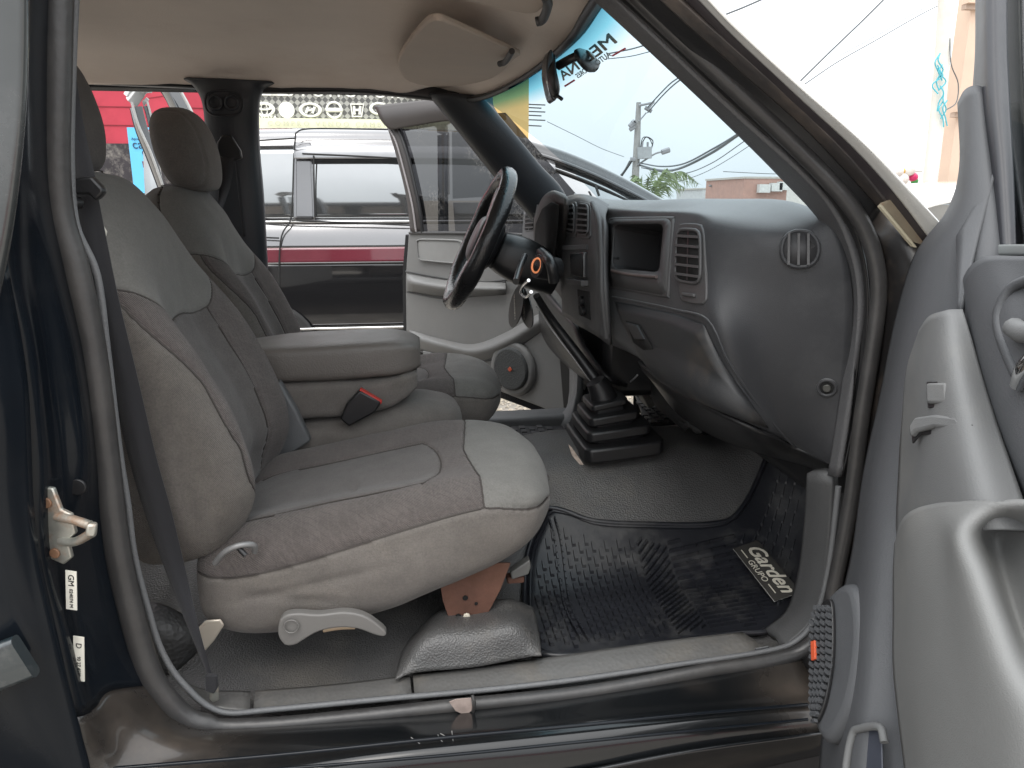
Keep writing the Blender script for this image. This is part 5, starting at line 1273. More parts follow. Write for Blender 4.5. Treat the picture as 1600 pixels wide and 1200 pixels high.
# blue grey outer zone of the panel: sail down to the pocket
npatch('door_panel', [
 [(1500,160,.0),(1512,140,.02),(1530,137,.02),(1545,160,.0)],
 [(1503,260,.0),(1512,262,.025),(1540,262,.02),(1560,262,.0)],
 [(1483,330,.0),(1500,335,.03),(1545,340,.02),(1570,340,.0)],
 [(1432,400,.0),(1455,410,.04),(1530,420,.03),(1580,430,.0)],
 [(1402,500,.0),(1425,510,.045),(1500,520,.035),(1600,530,.0)],
 [(1378,620,.0),(1400,625,.045),(1480,640,.035),(1640,650,.0)],
 [(1352,740,.0),(1378,745,.045),(1460,760,.03),(1660,780,.0)],
 [(1335,860,.0),(1362,870,.05),(1440,890,.03),(1680,900,.0)],
 [(1318,940,.0),(1352,960,.05),(1430,980,.03),(1700,1000,.0)],
 [(1300,1060,.0),(1345,1070,.05),(1420,1080,.03),(1720,1100,.0)],
 [(1285,1180,.0),(1335,1190,.05),(1410,1200,.03),(1740,1200,.0)],
 [(1278,1330,.0),(1330,1330,.05),(1400,1330,.03),(1750,1330,.0)]], door_dark)
prism('door_shell', [ND(*p, -.012) for p in [(1540,170),(1512,262),(1500,330),(1455,400),(1425,500),(1400,620),(1375,740),(1358,860),(1345,940),(1335,1060),(1325,1180),(1320,1330),(1780,1330),(1760,400),(1590,330)]], -nno*.11, paint, ndoor, bevel=.01)
# sail rear crease & window frame
npatch('sail_crease', [[(1496,372,.04),(1497,440,.05),(1499,486,.055)],[(1560,262,.01),(1530,370,.03),(1503,486,.055)],], door_dark, n=6, mm=4)
npatch('window_frame', [[(1527,-140,.0),(1545,-140,.02),(1570,-140,.0)],[(1528,60,.0),(1547,60,.02),(1571,60,.0)],[(1524,160,.0),(1550,160,.02),(1575,160,.0)],[(1536,262,.0),(1560,262,.015),(1580,262,.0)],[(1556,400,.0),(1570,400,.01),(1585,400,.0)]], mat('frame black vinyl', (.018, .019, .024), .4, bump=.1, bscale=900, var=.15))
q = [ND(x, y, -.01) for x, y in ((1566, -140), (1900, -140), (1900, 396), (1568, 396))]
mk('window_glass', q, [(0, 1, 2, 3)], glass('near door glass', (.16, .22, .24), gloss=.9), ndoor)
swept('belt_rubber', [ND(1560, 392, .01), ND(1700, 392, .01)], rrect(.012, .012, .003), mat('belt rubber pale', (.14, .15, .15), .5), ndoor, up=nno)
# door trim upper panel (right of the arm rest)
npatch('upper_panel', [
 [(1506,470,.035),(1512,430,.05),(1540,404,.055),(1600,402,.055),(1700,402,.055)],
 [(1508,520,.038),(1530,500,.060),(1570,480,.065),(1620,470,.06),(1700,460,.06)],
 [(1530,600,.038),(1548,590,.060),(1580,580,.065),(1640,560,.06),(1720,540,.06)],
 [(1570,710,.038),(1585,700,.060),(1620,690,.065),(1680,680,.06),(1760,660,.06)],
 [(1610,800,.038),(1625,790,.060),(1660,780,.065),(1700,770,.06),(1780,760,.06)]], door_dark)
# arm rest column with switches: light
npatch('switch_panel', [
 [(1438,520,.045),(1455,496,.062),(1478,488,.070),(1504,486,.060)],
 [(1418,580,.045),(1450,575,.075),(1490,572,.085),(1526,570,.060)],
 [(1412,660,.045),(1448,660,.080),(1505,660,.090),(1552,655,.060)],
 [(1408,740,.045),(1450,740,.082),(1520,740,.095),(1580,738,.062)],
 [(1405,800,.045),(1450,798,.082),(1530,798,.095),(1602,800,.062)],
 [(1404,840,.040),(1450,830,.078),(1540,828,.090),(1615,830,.06)]], door_grey)
npatch('arm_rest', [
 [(1402,850,.05),(1418,808,.080),(1460,790,.090),(1540,786,.098),(1610,786,.09),(1720,800,.08)],
 [(1400,900,.05),(1425,870,.085),(1475,850,.105),(1508,835,.118),(1560,840,.055),(1720,850,.07)],
 [(1400,960,.05),(1430,950,.088),(1480,930,.112),(1530,905,.125),(1580,940,.060),(1720,960,.075)],
 [(1400,1040,.05),(1435,1040,.09),(1490,1030,.115),(1560,1000,.128),(1610,1030,.075),(1740,1060,.08)],
 [(1408,1120,.05),(1445,1120,.092),(1505,1115,.118),(1580,1090,.132),(1650,1110,.115),(1760,1140,.09)],
 [(1420,1220,.05),(1455,1220,.092),(1520,1220,.118),(1600,1200,.132),(1690,1210,.12),(1780,1230,.1)],
 [(1425,1330,.05),(1460,1330,.092),(1530,1330,.118),(1610,1330,.132),(1700,1330,.12),(1800,1330,.1)]], mat('door panel warm', (.155, .157, .154), .62, spec=.35, var=.05, bump=.15, bscale=900, btype='leather', dirt=(.25, .24, .21), dscale=3, damt=.4))
swp = ndoor
def nplate(name, px, th, m, off, bevel=.003, sm=False):
    q = [ND(x, y, off) for x, y in px]
    if sm: q = even(spl(q, 5, True), 50, True)
    return prism(name, q, nno*th, m, ndoor, bevel)
nplate('lock_switch_bezel', [(1450,597),(1492,596),(1492,637),(1452,638)], .002, plastic_b, .0865, bevel=.0008)
nplate('lock_switch', [(1454,600),(1487,599),(1487,632),(1455,633)], .006, door_grey, .086)
nplate('window_switch_bezel', [(1426,672),(1440,660),(1510,658),(1522,664),(1521,678),(1505,677),(1440,680),(1428,694)], .002, plastic_b, .0865, bevel=.0008)
nplate('window_switch', [(1430,668),(1440,654),(1470,650),(1506,654),(1512,662),(1508,674),(1470,670),(1440,677),(1432,686)], .008, door_grey, .086)
# inner latch handle
nplate('handle_bowl', [(1562,500),(1578,455),(1600,440),(1660,440),(1660,620),(1604,600),(1584,570)], .003, mat('bowl', (.10, .105, .11), .4), .060, bevel=.001)
sw2 = swept('bowl_rim', even(spl([ND(x, y, .066) for x, y in ((1560,505),(1570,465),(1592,443),(1640,436),(1660,500),(1650,600),(1606,606),(1580,565))], 5, True), 50, True), circ(.005, 8), door_dark, ndoor, up=nno, closed=True)
tube('inner_handle', [ND(1584,512,.072), ND(1600,520,.08), ND(1640,520,.08)], .009, door_grey, ndoor)
tube('inner_handle', [ND(1592,600,.072), ND(1604,570,.09), ND(1640,540,.09)], .007, chrome, ndoor)
# map pocket (bottom) and speaker
nplate('map_pocket', [(1330,1150),(1345,1138),(1374,1136),(1380,1160),(1384,1290),(1316,1290),(1322,1200)], .002, mat('pocket shade', (.04, .045, .06), .5), .048, bevel=.001)
swept('pocket_rim', spl([ND(x, y, .055) for x, y in ((1316,1290),(1322,1200),(1332,1148),(1345,1138),(1374,1136),(1382,1160))], 5), circ(.004, 8), door_grey, ndoor, up=nno)
# speaker: disc lying on the door, tilted to the cabin
spc = ND(1304, 1040, .03); spn = (nno*1.0+Vector((0, -.0, .0))).normalized()
def spk(px_l, px_r, y0, y1): pass
pod_o = [(1268,1000),(1276,960),(1292,930),(1312,912),(1326,912),(1336,930),(1342,980),(1336,1050),(1322,1110),(1300,1150),(1284,1158),(1270,1130),(1264,1070)]
q = even(spl([ND(x, y, .055) for x, y in pod_o], 5, True), 60, True)
prism('speaker_pod', q, -nno*.05, door_dark, ndoor, bevel=.010, bseg=3)
gl_o = [(1266,1010),(1272,968),(1284,942),(1296,936),(1300,960),(1300,1020),(1294,1070),(1284,1110),(1270,1130),(1264,1080)]
gr = prism('speaker_grille', even(spl([ND(x, y, .060) for x, y in gl_o], 5, True), 60, True), -nno*.004, plastic_b, ndoor, bevel=.001)
lou = []
gq = [Vector(p) for p in gl_o]
for j, yy in enumerate(range(948, 1126, 11)):
    for i in range(4):
        t0 = (i+.15)/4; t1 = (i+.85)/4
        xl = 1265+max(0, (968-yy)*.35)+max(0, (yy-1100)*.2); xr = 1299-max(0, (yy-1040)*.30)-max(0, (955-yy)*.3)
        a = ND(xl+(xr-xl)*t0, yy, .062); b = ND(xl+(xr-xl)*t1, yy+5, .062); ax = b-a
        lou.append(boxvf((a+b)/2, ax, ax.cross(nno).normalized()*.0045, nno*.004))
props(join('grille_louvre', lou, door_dark, ndoor), kind='stuff')
nplate('speaker_badge', [(1270,1003),(1276,1001),(1277,1030),(1271,1033)], .003, orange, .063, bevel=.0005)

# ============================================================ OUTSIDE
# --- black people carrier beyond the far door
vanp = mat('painted sky reflection', (.155, .155, .16), .16, metal=.85, coat=1, var=.03)  # silver tone paints the sky reflected in the black upper bodywork
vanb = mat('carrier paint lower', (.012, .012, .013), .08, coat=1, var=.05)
van = thing('people_carrier', (0, 5.3, 0), 'large black people carrier with pale and red reflections painted on, parked beside the pickup', 'car')
VY = 4.5
def vx(px, py=300): return Y(px, py, VY).x
# side profile: (z, y)
prof = [(.25, VY+.06), (.42, VY+.0), (.50, VY-.02), (.72, VY-.035), (.862, VY-.036), (.95, VY-.030), (1.03, VY-.004), (1.10, VY+.03)]
xs = [-1.45, -1.2, -.6, 0, .6, 1.2, 1.8, 2.3, 2.6]
rowsv = []
for z, y in prof: rowsv.append([Vector((x, y+(.25*sst(2.0, 2.6, x))+(.2*sst(-1.2, -1.45, x)), z-(.06*sst(1.3, 2.6, x) if z > .9 else 0))) for x in xs])
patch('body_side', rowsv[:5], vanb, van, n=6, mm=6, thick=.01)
patch('red_reflection', rowsv[4:6], mat('painted red reflection', (.13, .020, .032), .2, coat=1, var=.1), van, n=6, mm=6, thick=.01)  # red band paints a reflection into the colour; the body is black
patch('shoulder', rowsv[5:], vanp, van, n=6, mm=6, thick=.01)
# greenhouse roof: outline of roof side
roofz = lambda x: 1.60-.02*abs(x+.2)-(.46*((max(0, x-.55))/1.25)**1.55 if x > .55 else 0)
xs2 = [-1.45, -1.1, -.5, 0, .4, .7, 1.0, 1.3, 1.6, 1.85]
def vrow(dy, dz): return [Vector((x, VY+dy, max(1.08, roofz(x)+dz))) for x in xs2]
xs_all = xs2
xs2 = [x for x in xs_all if x <= .7]
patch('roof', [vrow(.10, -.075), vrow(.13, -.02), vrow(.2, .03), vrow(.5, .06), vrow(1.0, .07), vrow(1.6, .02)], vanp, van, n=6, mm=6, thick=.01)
xs2 = [x for x in xs_all if x >= .7]
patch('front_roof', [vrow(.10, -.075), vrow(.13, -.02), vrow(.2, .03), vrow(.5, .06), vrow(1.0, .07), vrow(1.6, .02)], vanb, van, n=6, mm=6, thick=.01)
xs2 = xs_all
# window band glass
wl = [Vector((x, VY+.035, 1.10)) for x in xs2]; wu = [Vector((x, VY+.105, max(1.10, roofz(x)-.075))) for x in xs2]
vglass = mat('reflecting side window', (.33, .34, .345), .05, metal=.9, var=.02)
patch('side_window', [wl, [(a+b)/2+Vector((0, -.015, 0)) for a, b in zip(wl, wu)], wu], vglass, van, n=6, mm=5, thick=.004)
# pillars on window band
for x0, x1 in ((vx(455), vx(489)),):
    patch('door_pillar', [[Vector((x0, VY+.02, 1.09)), Vector((x1, VY+.02, 1.09))], [Vector((x0+.01, VY+.06, 1.32)), Vector((x1, VY+.06, 1.32))], [Vector((x0+.02, VY+.09, 1.54)), Vector((x1-.005, VY+.09, 1.54))]], vanp, van, thick=.01, off=0)
tube('window_trim', [Vector((x, VY+.018, 1.095)) for x in (-1.4, -.5, .5, 1.8)], .009, mat('trim bright', (.5, .5, .5), .2, metal=.8), van, n=8)
# rain guard
xa0, xb0 = vx(462), 1.2
patch('rain_guard', [[Vector((x, VY+.085, roofz(x)-.07)) for x in (xa0, 0, .5, .9)], [Vector((x, VY+.045, roofz(x)-.10)) for x in (xa0, 0, .5, .9)], [Vector((x, VY+.035, roofz(x)-.145)) for x in (xa0, 0, .5, .9)]], mat('smoked guard', (.3, .3, .31), .12, metal=.6, coat=1), van, thick=.004)
lines = [[(462,208,VY+.05),(459,250,VY+.04),(457,310,VY+.0),(454,344,VY-.01),(438,380,VY-.045),(436,500,VY-.05)],
         [(462,208,VY+.06),(475,202,VY+.08),(520,201,VY+.09),(640,203,VY+.09)],
         [(398,220,VY+.06),(430,218,VY+.06),(462,216,VY+.06)],
         [(490,243,VY+.02),(491,300,VY+.01),(492,340,VY-.0)],
         [(472,240,VY+.03),(540,243,VY+.03),(640,248,VY+.03)],
         [(400,340,VY-.01),(454,344,VY-.01),(640,352,VY-.01)],[(410,371,VY-.05),(436,372,VY-.05)]]
for ln in lines: tube('shut_line', [Y(*p) for p in ln], .0045, ink, van, n=6)
tube('pillar_line', [Y(930, 288, VY+.02), Y(936, 306, VY)], .008, ink, van, n=6, sm=1)
tube('roof_gutter', [Vector((x, VY+.095, roofz(x)-.06)) for x in (.5, .8, 1.1, 1.4, 1.6, 1.8)], .016, vanb, van, n=8)
tube('roof_gutter', [Vector((x, VY+.08, roofz(x)-.115)) for x in (.5, .8, 1.1, 1.4, 1.55)], .008, ink, van, n=8)
tube('side_moulding', [Vector((x, VY-.055, .478)) for x in (-1.3, 0, 1, 2.2)], .008, chrome, van, n=8)
tube('body_crease', [Vector((x, VY-.040, .862)) for x in (-1.3, 0, 1, 2.2)], .006, vanb, van, n=8)
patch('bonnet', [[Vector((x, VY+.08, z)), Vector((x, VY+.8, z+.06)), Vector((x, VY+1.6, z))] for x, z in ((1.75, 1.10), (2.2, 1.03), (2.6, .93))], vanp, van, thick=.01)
for x in (-.85, 1.95):
    wv = disc('wheel', Vector((x, VY-.03, .33)), (0, -1, 0), .32, .03, mat('tyre', (.02, .02, .02), .8), van, n=40, bevel=.02)
    disc('rim', Vector((x, VY-.065, .33)), (0, -1, 0), .21, .02, mat('alloy', (.5, .5, .5), .3, metal=.8), wv, n=30)
prism('underbody', [Vector((-1.35, VY+.1, .3)), Vector((2.5, VY+.1, .3)), Vector((2.5, VY+.1, 1.0)), Vector((-1.35, VY+.1, 1.08))], (0, 1.55, 0), vanb, van, bevel=.05)

# --- dealer building: red wall with black base and billboard fascia
wallY = 9.0
redw = mat('red painted wall', (.42, .035, .06), .7, var=.12, vscale=1.2, bump=.3, bscale=14, dirt=(.25, .03, .04), dscale=2, damt=.5)
blackw = mat('black stone base', (.028, .024, .028), .75, var=.3, vscale=4, bump=.6, bscale=16, dirt=(.3, .28, .25), dscale=9, damt=.7)
shop = thing('dealer_building', (-1, 9.3, 0), 'red walled car dealer building with black base and billboard fascia behind the people carrier', 'building')
def wq(px, py): return Y(px, py, wallY)
zr = wq(250, 225).z
xL, xR = wq(-150, 200).x-4, wq(398, 200).x+.3
box('upper_wall', ((xL+xR)/2, wallY+.15, (zr+3.6)/2), (xR-xL, .3, 3.6-zr), redw, shop, bevel=0)
box('base_wall', ((xL+xR)/2, wallY+.15, zr/2), (xR-xL, .34, zr), blackw, shop, bevel=0)
# wall block joints in the red part
for i in range(1, 9):
    zz = zr+i*.19
    if zz < 3.4: box('joint', ((xL+xR)/2, wallY-.004, zz), (xR-xL, .006, .008), mat('joint dark', (.2, .02, .03), .8), shop, bevel=0)
# beige front part behind carrier
bx0_, bx1_ = xR+.002, wq(826, 200).x
cream = mat('cream wall', (.62, .58, .45), .75, var=.08)
yel = mat('ochre wall', (.62, .42, .16), .75, var=.1, vscale=2)
box('front_wall', ((bx0_+bx1_-1.2)/2, wallY+.17, 1.35), (bx1_-1.2-bx0_, .3, 2.7), cream, shop, bevel=0)
box('end_wall', (bx1_-.55, wallY+.6, 2.2), (1.1, 1.2, 4.4), yel, shop, bevel=0)
# billboard fascia
fasY = 8.55
zt, zb = Y(500, 60, fasY).z, Y(500, 186, fasY).z; fx0, fx1 = Y(388, 150, fasY).x, Y(735, 150, fasY).x
halft = mat('fascia halftone', (.20, .20, .185), .6, var=.1, vscale=30)
_m = halft.node_tree; _n = _m.nodes; _b = _n['Principled BSDF']
_v = _n.new('ShaderNodeTexChecker'); _v.inputs['Scale'].default_value = 22; _v.inputs[1].default_value = (.10, .10, .095, 1); _v.inputs[2].default_value = (.34, .34, .31, 1)
_t = _n.new('ShaderNodeTexCoord'); _mp = _n.new('ShaderNodeMapping'); _mp.inputs['Rotation'].default_value = (0, radians(45), 0); _m.links.new(_t.outputs['Object'], _mp.inputs[0]); _m.links.new(_mp.outputs[0], _v.inputs[0]); _m.links.new(_v.outputs[0], _b.inputs['Base Color'])
bill = box('fascia_board', ((fx0+fx1)/2, fasY+.05, (zt+zb)/2), (fx1-fx0, .1, zt-zb), halft, shop, bevel=0)
zb2 = Y(500, 204, fasY).z-.25
box('fascia_strip', ((fx0+fx1)/2, fasY+.02, (zb+zb2)/2), (fx1-fx0, .16, zb-zb2), mat('pale yellow strip', (.75, .76, .55), .6, var=.06), shop, bevel=0)
wht = mat('white print', (.85, .85, .78), .5, var=.02); greyp = mat('faint print', (.55, .56, .42), .6, var=.02)
def ft(s, px, py, hpx, m, wf=1.0, dy=.0): 
    p = Y(px, py, fasY-.015+dy); h = abs(Y(px, py-hpx/2, fasY).z-Y(px, py+hpx/2, fasY).z)/.72
    return text('lettering', s, p, EX, EZ, (h*wf, h), m, shop, ext=.004, bold=.02)
ft('A U T O M O T O R E S', 541, 146, 13, wht, 1.35)
ft('MEDINA', 560, 118, 26, wht, 1.7)
box('fascia_line', Y(423, 147, fasY-.008), (.32, .01, .03), wht, shop, bevel=0)
ft('TOYOTA', 413, 184, 6, wht, 1.2)
ft('C O M P R O   V E N D O   C A M B I O   F I N A N C I O', 560, 195, 7, greyp, 1.2, dy=-.07)
# car maker emblems
def orr(px, py, rx, rz, th=.012):
    p = Y(px, py, fasY-.01); k = fasY/FPX*1.05; V_ = []
    return ring('emblem', p, (0, -1, 0), rz*k, th, wht, shop, n=36, k=6, squash=rx/rz, xa=EZ)
orr(413, 171, 12, 8); orr(413, 171, 4, 8, .009); 
for dz in (0,): ring('emblem', Y(413, 167, fasY-.012), (0, -1, 0), .028, .009, wht, shop, n=24, squash=2.6, xa=EZ)
disc('emblem', Y(448, 172, fasY-.004), (0, -1, 0), .082, .01, wht, shop, n=32)
orr(485, 172, 13, 8)
for sx in (-1, 1): tube('emblem', [Y(485+sx*5-2, 177, fasY-.012), Y(485+sx*5+2, 167, fasY-.012)], .014, wht, shop, n=6, sm=1)
tube('emblem', [Y(480, 173, fasY-.012), Y(490, 171, fasY-.012)], .012, wht, shop, n=6, sm=1)
orr(522, 172, 10, 10); tube('emblem', [Y(509, 172, fasY-.012), Y(535, 172, fasY-.012)], .022, wht, shop, n=6, sm=1)
q = [Y(x, y, fasY-.012) for x, y in ((548,163),(568,163),(565,182),(551,182))]; swept('emblem', q, circ(.010, 6), wht, shop, closed=True)
for sx in (-1, 1): tube('emblem', [Y(558+sx*5, 166, fasY-.012), Y(558+sx*4, 179, fasY-.012)], .014, wht, shop, n=6, sm=1)
tube('emblem', [Y(554, 172, fasY-.012), Y(562, 172, fasY-.012)], .012, wht, shop, n=6, sm=1)
orr(592, 170, 11, 7); ft('KIA', 592, 170, 5, wht)

# --- blue poster on stand
pst = thing('poster_stand', Y(232, 330, 7.0)*1, 'light blue advertising poster on an orange lattice stand against the red wall', 'sign')
PY = 7.0
pq = [Y(x, y, PY) for x, y in ((198,199),(262,199),(275,301),(210,302))]
pbq = prism('poster', pq, (0, .03, 0), mat('poster blue', (.12, .48, .78), .5, var=.04), pst, bevel=0)
def ptx(s, px, py, h, m, wf=1): text('print', s, Y(px, py, PY-.006), Vector((1, 0, 0)), Vector((-.12, 0, 1)), (h*wf, h), m, pst, ext=.002, align='LEFT')
navy = mat('navy ink', (.02, .05, .10), .5)
ptx('cars', 206, 226, .105, navy); ptx('crédito', 221, 238, .095, navy); ptx('Aprende', 205, 217, .03, navy)
prism('pill', [Y(x, y, PY-.004) for x, y in ((222,252),(262,252),(264,262),(224,262))], (0, -.002, 0), mat('pill maroon', (.12, .02, .03), .5), pst, bevel=0)
ptx('empezar', 228, 257, .03, wht)
prism('stamp', [Y(x, y, PY-.004) for x, y in ((232,278),(244,278),(244,287),(233,287))], (0, -.002, 0), red, pst, bevel=0)
lat = mat('orange lattice', (.45, .25, .12), .6)
for a, b in (((212,302),(205,330)), ((236,300),(238,335)), ((250,300),(250,335)), ((225,318),(262,312)), ((225,312),(262,322))):
    tube('stand_bar', [Y(*a, PY+.02), Y(*b, PY+.02)], .012, lat if a[0] > 220 else wht, pst, n=6, sm=1)
props(box('white_crate', Y(240, 326, 6.6), (.35, .3, .12), mat('white plastic', (.75, .75, .72), .5), None, bevel=.02), 'low white plastic object below the blue poster', 'crate')

# --- building behind the camera: seen only as reflections in the parked car and paint
opp = thing('opposite_building', (0, -9, 0), 'low dark building with a red band across the yard, seen only in reflections', 'building')
box('wall', (0, -9, .45), (22, .3, .9), mat('dark wall opp', (.07, .07, .075), .7, var=.05), opp, bevel=0)
box('red_band', (0, -8.83, .45), (22, .04, .7), redw, opp, bevel=0)
box('teal_panel', (-3, -8.78, .6), (1.6, .04, .4), mat('teal', (.03, .28, .32), .6), opp, bevel=0)

# --- utility pole with transformer, street light and wires
conc = mat('weathered concrete', (.30, .29, .28), .85, var=.15, vscale=2)
PYD = 34.0
up_o = thing('utility_pole', Vector((Y(993, 310, PYD).x, PYD, 0)), 'concrete utility pole with transformer, insulators and street lamp seen through the windscreen', 'utility pole')
tube('pole', [Y(998, 160, PYD), Y(995, 230, PYD), Vector((Y(990, 330, PYD).x, PYD, 0))], lambda t: .11+.09*t, conc, up_o, n=12)
def ut(name, pts, r, m=conc, n=6): return tube(name, [Y(x, y, PYD-.2) for x, y in pts], r, m, up_o, n=n, sm=4)
metal = mat('dull metal', (.25, .25, .26), .5, var=.1)
ut('crossarm', [(998,165),(1022,160)], .05, metal); ut('crossarm', [(1012,172),(1022,158)], .04, metal); ut('crossarm', [(998,190),(1010,176)], .03, metal)
trf = ut('transformer', [(1007,230),(1007,248)], .33, mat('transformer grey', (.35, .36, .37), .5), n=16)
ut('bushing', [(1003,230),(1004,222)], .05, metal); ut('bushing', [(1012,230),(1012,222)], .05, metal)
ut('jumper_wire', [(1004,222),(1010,214),(1020,220),(1018,232)], .025, ink)
ut('jumper_wire', [(1000,238),(1004,216),(1014,216),(1020,228)], .02, ink)
ut('lamp_bracket', [(996,258),(1008,250),(1024,240),(1036,237)], .04, metal); ut('street_lamp', [(1034,238),(1046,234)], .12, metal)
ut('insulator', [(988,193),(992,190),(984,198)], .12, metal); ut('insulator', [(984,203),(992,198)], .09, metal); ut('insulator', [(985,249),(992,250)], .10, metal); ut('insulator', [(1008,168),(1018,174)], .09, metal)
ut('bracket', [(988,250),(980,262),(966,282)], .05, ink)
def wire(lbl, pts, r, dep, grp='overhead wires'):
    o = tube('power_line', [Y(x, y, d) for (x, y), d in zip(pts, dep)], r, ink2, None, n=5, sm=8)
    return props(o, lbl, 'wire', grp)
ink2 = mat('wire sheath', (.10, .11, .12), .7)
wire('wire rising right from the utility pole top toward the pillar, lower of the pair', [(1012,176),(1030,155),(1050,135),(1072,118)], .03, (34, 32, 30, 28))
wire('wire rising right from the utility pole top toward the pillar, upper of the pair', [(1010,170),(1030,148),(1048,130),(1066,118)], .03, (34, 32, 30, 28))
wire('slack wire running left and down from the pole base to the car roof', [(984,252),(975,268),(962,282)], .04, (34, 36, 38))
wire('sagging thick cable from the pole bracket toward the right pillar, lowest loop', [(1000,258),(1030,266),(1060,264),(1110,240),(1160,206),(1230,160)], .045, (34, 30, 26, 22, 18, 14))
wire('sagging thinner cable just above the lowest loop', [(1002,255),(1032,260),(1068,256),(1115,232),(1155,208),(1230,155)], .03, (34, 30, 26, 22, 18, 14))
wire('thin cable sagging from the pole behind the two loops', [(1002,262),(1060,272),(1110,256),(1170,216),(1230,180)], .02, (34, 32, 30, 28, 26))
wire('thin pale wire crossing under the sagging cables', [(1040,290),(1100,270),(1160,235),(1200,205)], .015, (34, 32, 30, 28))
wire('thin horizontal wire low above the distant roofs', [(1130,268),(1190,271),(1225,272)], .02, (40, 40, 40))
wire('upper wire behind the windscreen lettering ending at the pillar', [(950,84),(985,77),(1010,70),(1060,56)], .018, (20, 19, 18, 17))
wire('second wire just below the windscreen lettering', [(950,92),(985,88),(1018,80),(1070,66)], .012, (20, 19, 18, 17))
wire('faint wire slanting down left of the utility pole', [(855,190),(900,212),(940,232),(975,245)], .012, (30, 31, 32, 33))
wire('short cable at the top of the picture above the pillar', [(1120,28),(1140,20),(1165,10),(1215,-12)], .02, (16, 16, 16, 16))
wire('steep black cable crossing the white sky right of the pillar', [(1251,126),(1300,78),(1350,30),(1400,-20)], .014, (12, 12, 12, 12))
wire('shallower cable crossing the white sky below the steep one', [(1258,131),(1310,96),(1370,62),(1440,22),(1500,-8)], .010, (12, 13, 14, 15, 16))
wire('pale faint cable beside the shallower one', [(1310,88),(1380,50),(1430,20),(1480,-6)], .006, (14, 14, 14, 14))
for i, py in enumerate((163, 168, 174, 180, 187, 196)):
    props(tube('bracket_rod', [Y(826, py, 9.6), Y(852-(i % 2)*6, py+1, 9.6)], .008, ink2, None, n=5, sm=1), 'thin rod sticking out of the ochre wall, ' + ('topmost of six', 'second from the top', 'third from the top', 'fourth from the top', 'fifth from the top', 'lowest of six')[i], 'rod', 'rods on the ochre wall')

# --- palm
palm = thing('palm_tree', Vector((Y(1030, 310, 24).x, 24, 0)), 'green feathery palm rising behind the dashboard beside the utility pole', 'palm tree')
leafm = mat('palm leaf', (.16, .21, .09), .6, var=.3, vscale=3); 
PT = Y(1012, 318, 24)
tube('trunk', [Vector((PT.x, 24, 0)), PT], .14, mat('palm bark', (.2, .16, .12), .9), palm, n=8, sm=1)
rg = random.Random(5)
for (ex, ey, bend) in ((992,272,.2),(1000,285,.15),(1022,262,.2),(1038,266,.1),(1060,270,.35),(1092,282,.6),(1085,276,.5),(978,290,.2),(1045,290,.2),(1030,280,.2),(1012,276,.1),(985,282,.3),(1070,290,.4),(1042,262,.15)):
    e = Y(ex, ey, 24+rg.uniform(-1, 1)); mid_ = PT.lerp(e, .55)+Vector((0, 0, bend*1.0))
    sp_ = spl([PT, mid_, e+Vector((0, 0, -bend*.2))], 11); V_ = []; F = []
    for k, (a, b) in enumerate(zip(sp_, sp_[1:])):
        t = (b-a).normalized(); s = t.cross(Vector((0, 1, 0))).normalized(); L = .55*sin(pi*min(.96, (k+2)/len(sp_)))**.6
        for sd in (-1, 1):
            for dz in (-.55,):
                tip = a+s*sd*L*.35+t*L*.75+Vector((0, rg.uniform(-.3, .3), dz*L*rg.uniform(.6, 1.3))); o_ = len(V_)
                V_ += [a, a+t*.06, tip]; F.append((o_, o_+1, o_+2))
        o_ = len(V_); V_ += [a+Vector((0, 0, .012)), b+Vector((0, 0, .012)), b-Vector((0, 0, .012)), a-Vector((0, 0, .012))]; F.append((o_, o_+1, o_+2, o_+3))
    mk('frond', V_, F, leafm, palm, smooth=False)

# --- distant buildings
def bld(lbl, px0, px1, ytop, dep, m, wins=(), depth=6, name='distant_building'):
    a, b = Y(px0, ytop, dep), Y(px1, ytop, dep)
    t = thing(name, Vector(((a.x+b.x)/2, dep, 0)), lbl, 'building')
    box('wall', ((a.x+b.x)/2, dep+depth/2, a.z/2), (b.x-a.x, depth, a.z), m, t, bevel=0)
    box('parapet', ((a.x+b.x)/2, dep+depth/2-.05, a.z+.06), (b.x-a.x+.2, depth, .12), mat('parapet', (.45, .42, .38), .8), t, bevel=0)
    for (wx, wy, ww, wh) in wins:
        p = Y(wx, wy, dep); k = dep/FPX
        w1 = box('window', (p.x, dep-.03, p.z), (ww*k, .08, wh*k), mat('window dark', (.08, .09, .10), .2), t, bevel=0)
        box('air_conditioner', (p.x+ww*k*.6, dep-.25, p.z-.1), (.7, .4, .5), mat('ac white', (.6, .6, .58), .6), t, bevel=0)
    return t
brickm = mat('pinkish brick', (.42, .25, .20), .85, var=.12, vscale=3)
bld('pinkish brick two storey building with wall air conditioners beyond the dash', 1163, 1231, 279, 45, brickm, [(1187,292,6,8),(1206,290,6,8),(1219,288,4,9)])
bld('low grey building left of the pinkish brick one', 1098, 1162, 296, 60, mat('grey far wall', (.5, .5, .5), .85), [])
bld('pale building half hidden behind the pillar', 1232, 1300, 284, 55, mat('pale far wall', (.6, .58, .54), .85), [])
bld('far white low building below the windscreen pillar gap', 1370, 1440, 268, 80, mat('white far wall', (.7, .7, .68), .85), [])
swp_ = thing('distant_street_lamp', Vector((Y(1118, 300, 50).x, 50, 0)), 'small distant street lamp above the grey roof', 'street lamp')
tube('lamp_post', [Vector((Y(1118, 310, 50).x, 50, 0)), Y(1116, 296, 50), Y(1112, 291, 50), Y(1108, 290, 50)], .07, metal, swp_, n=6)

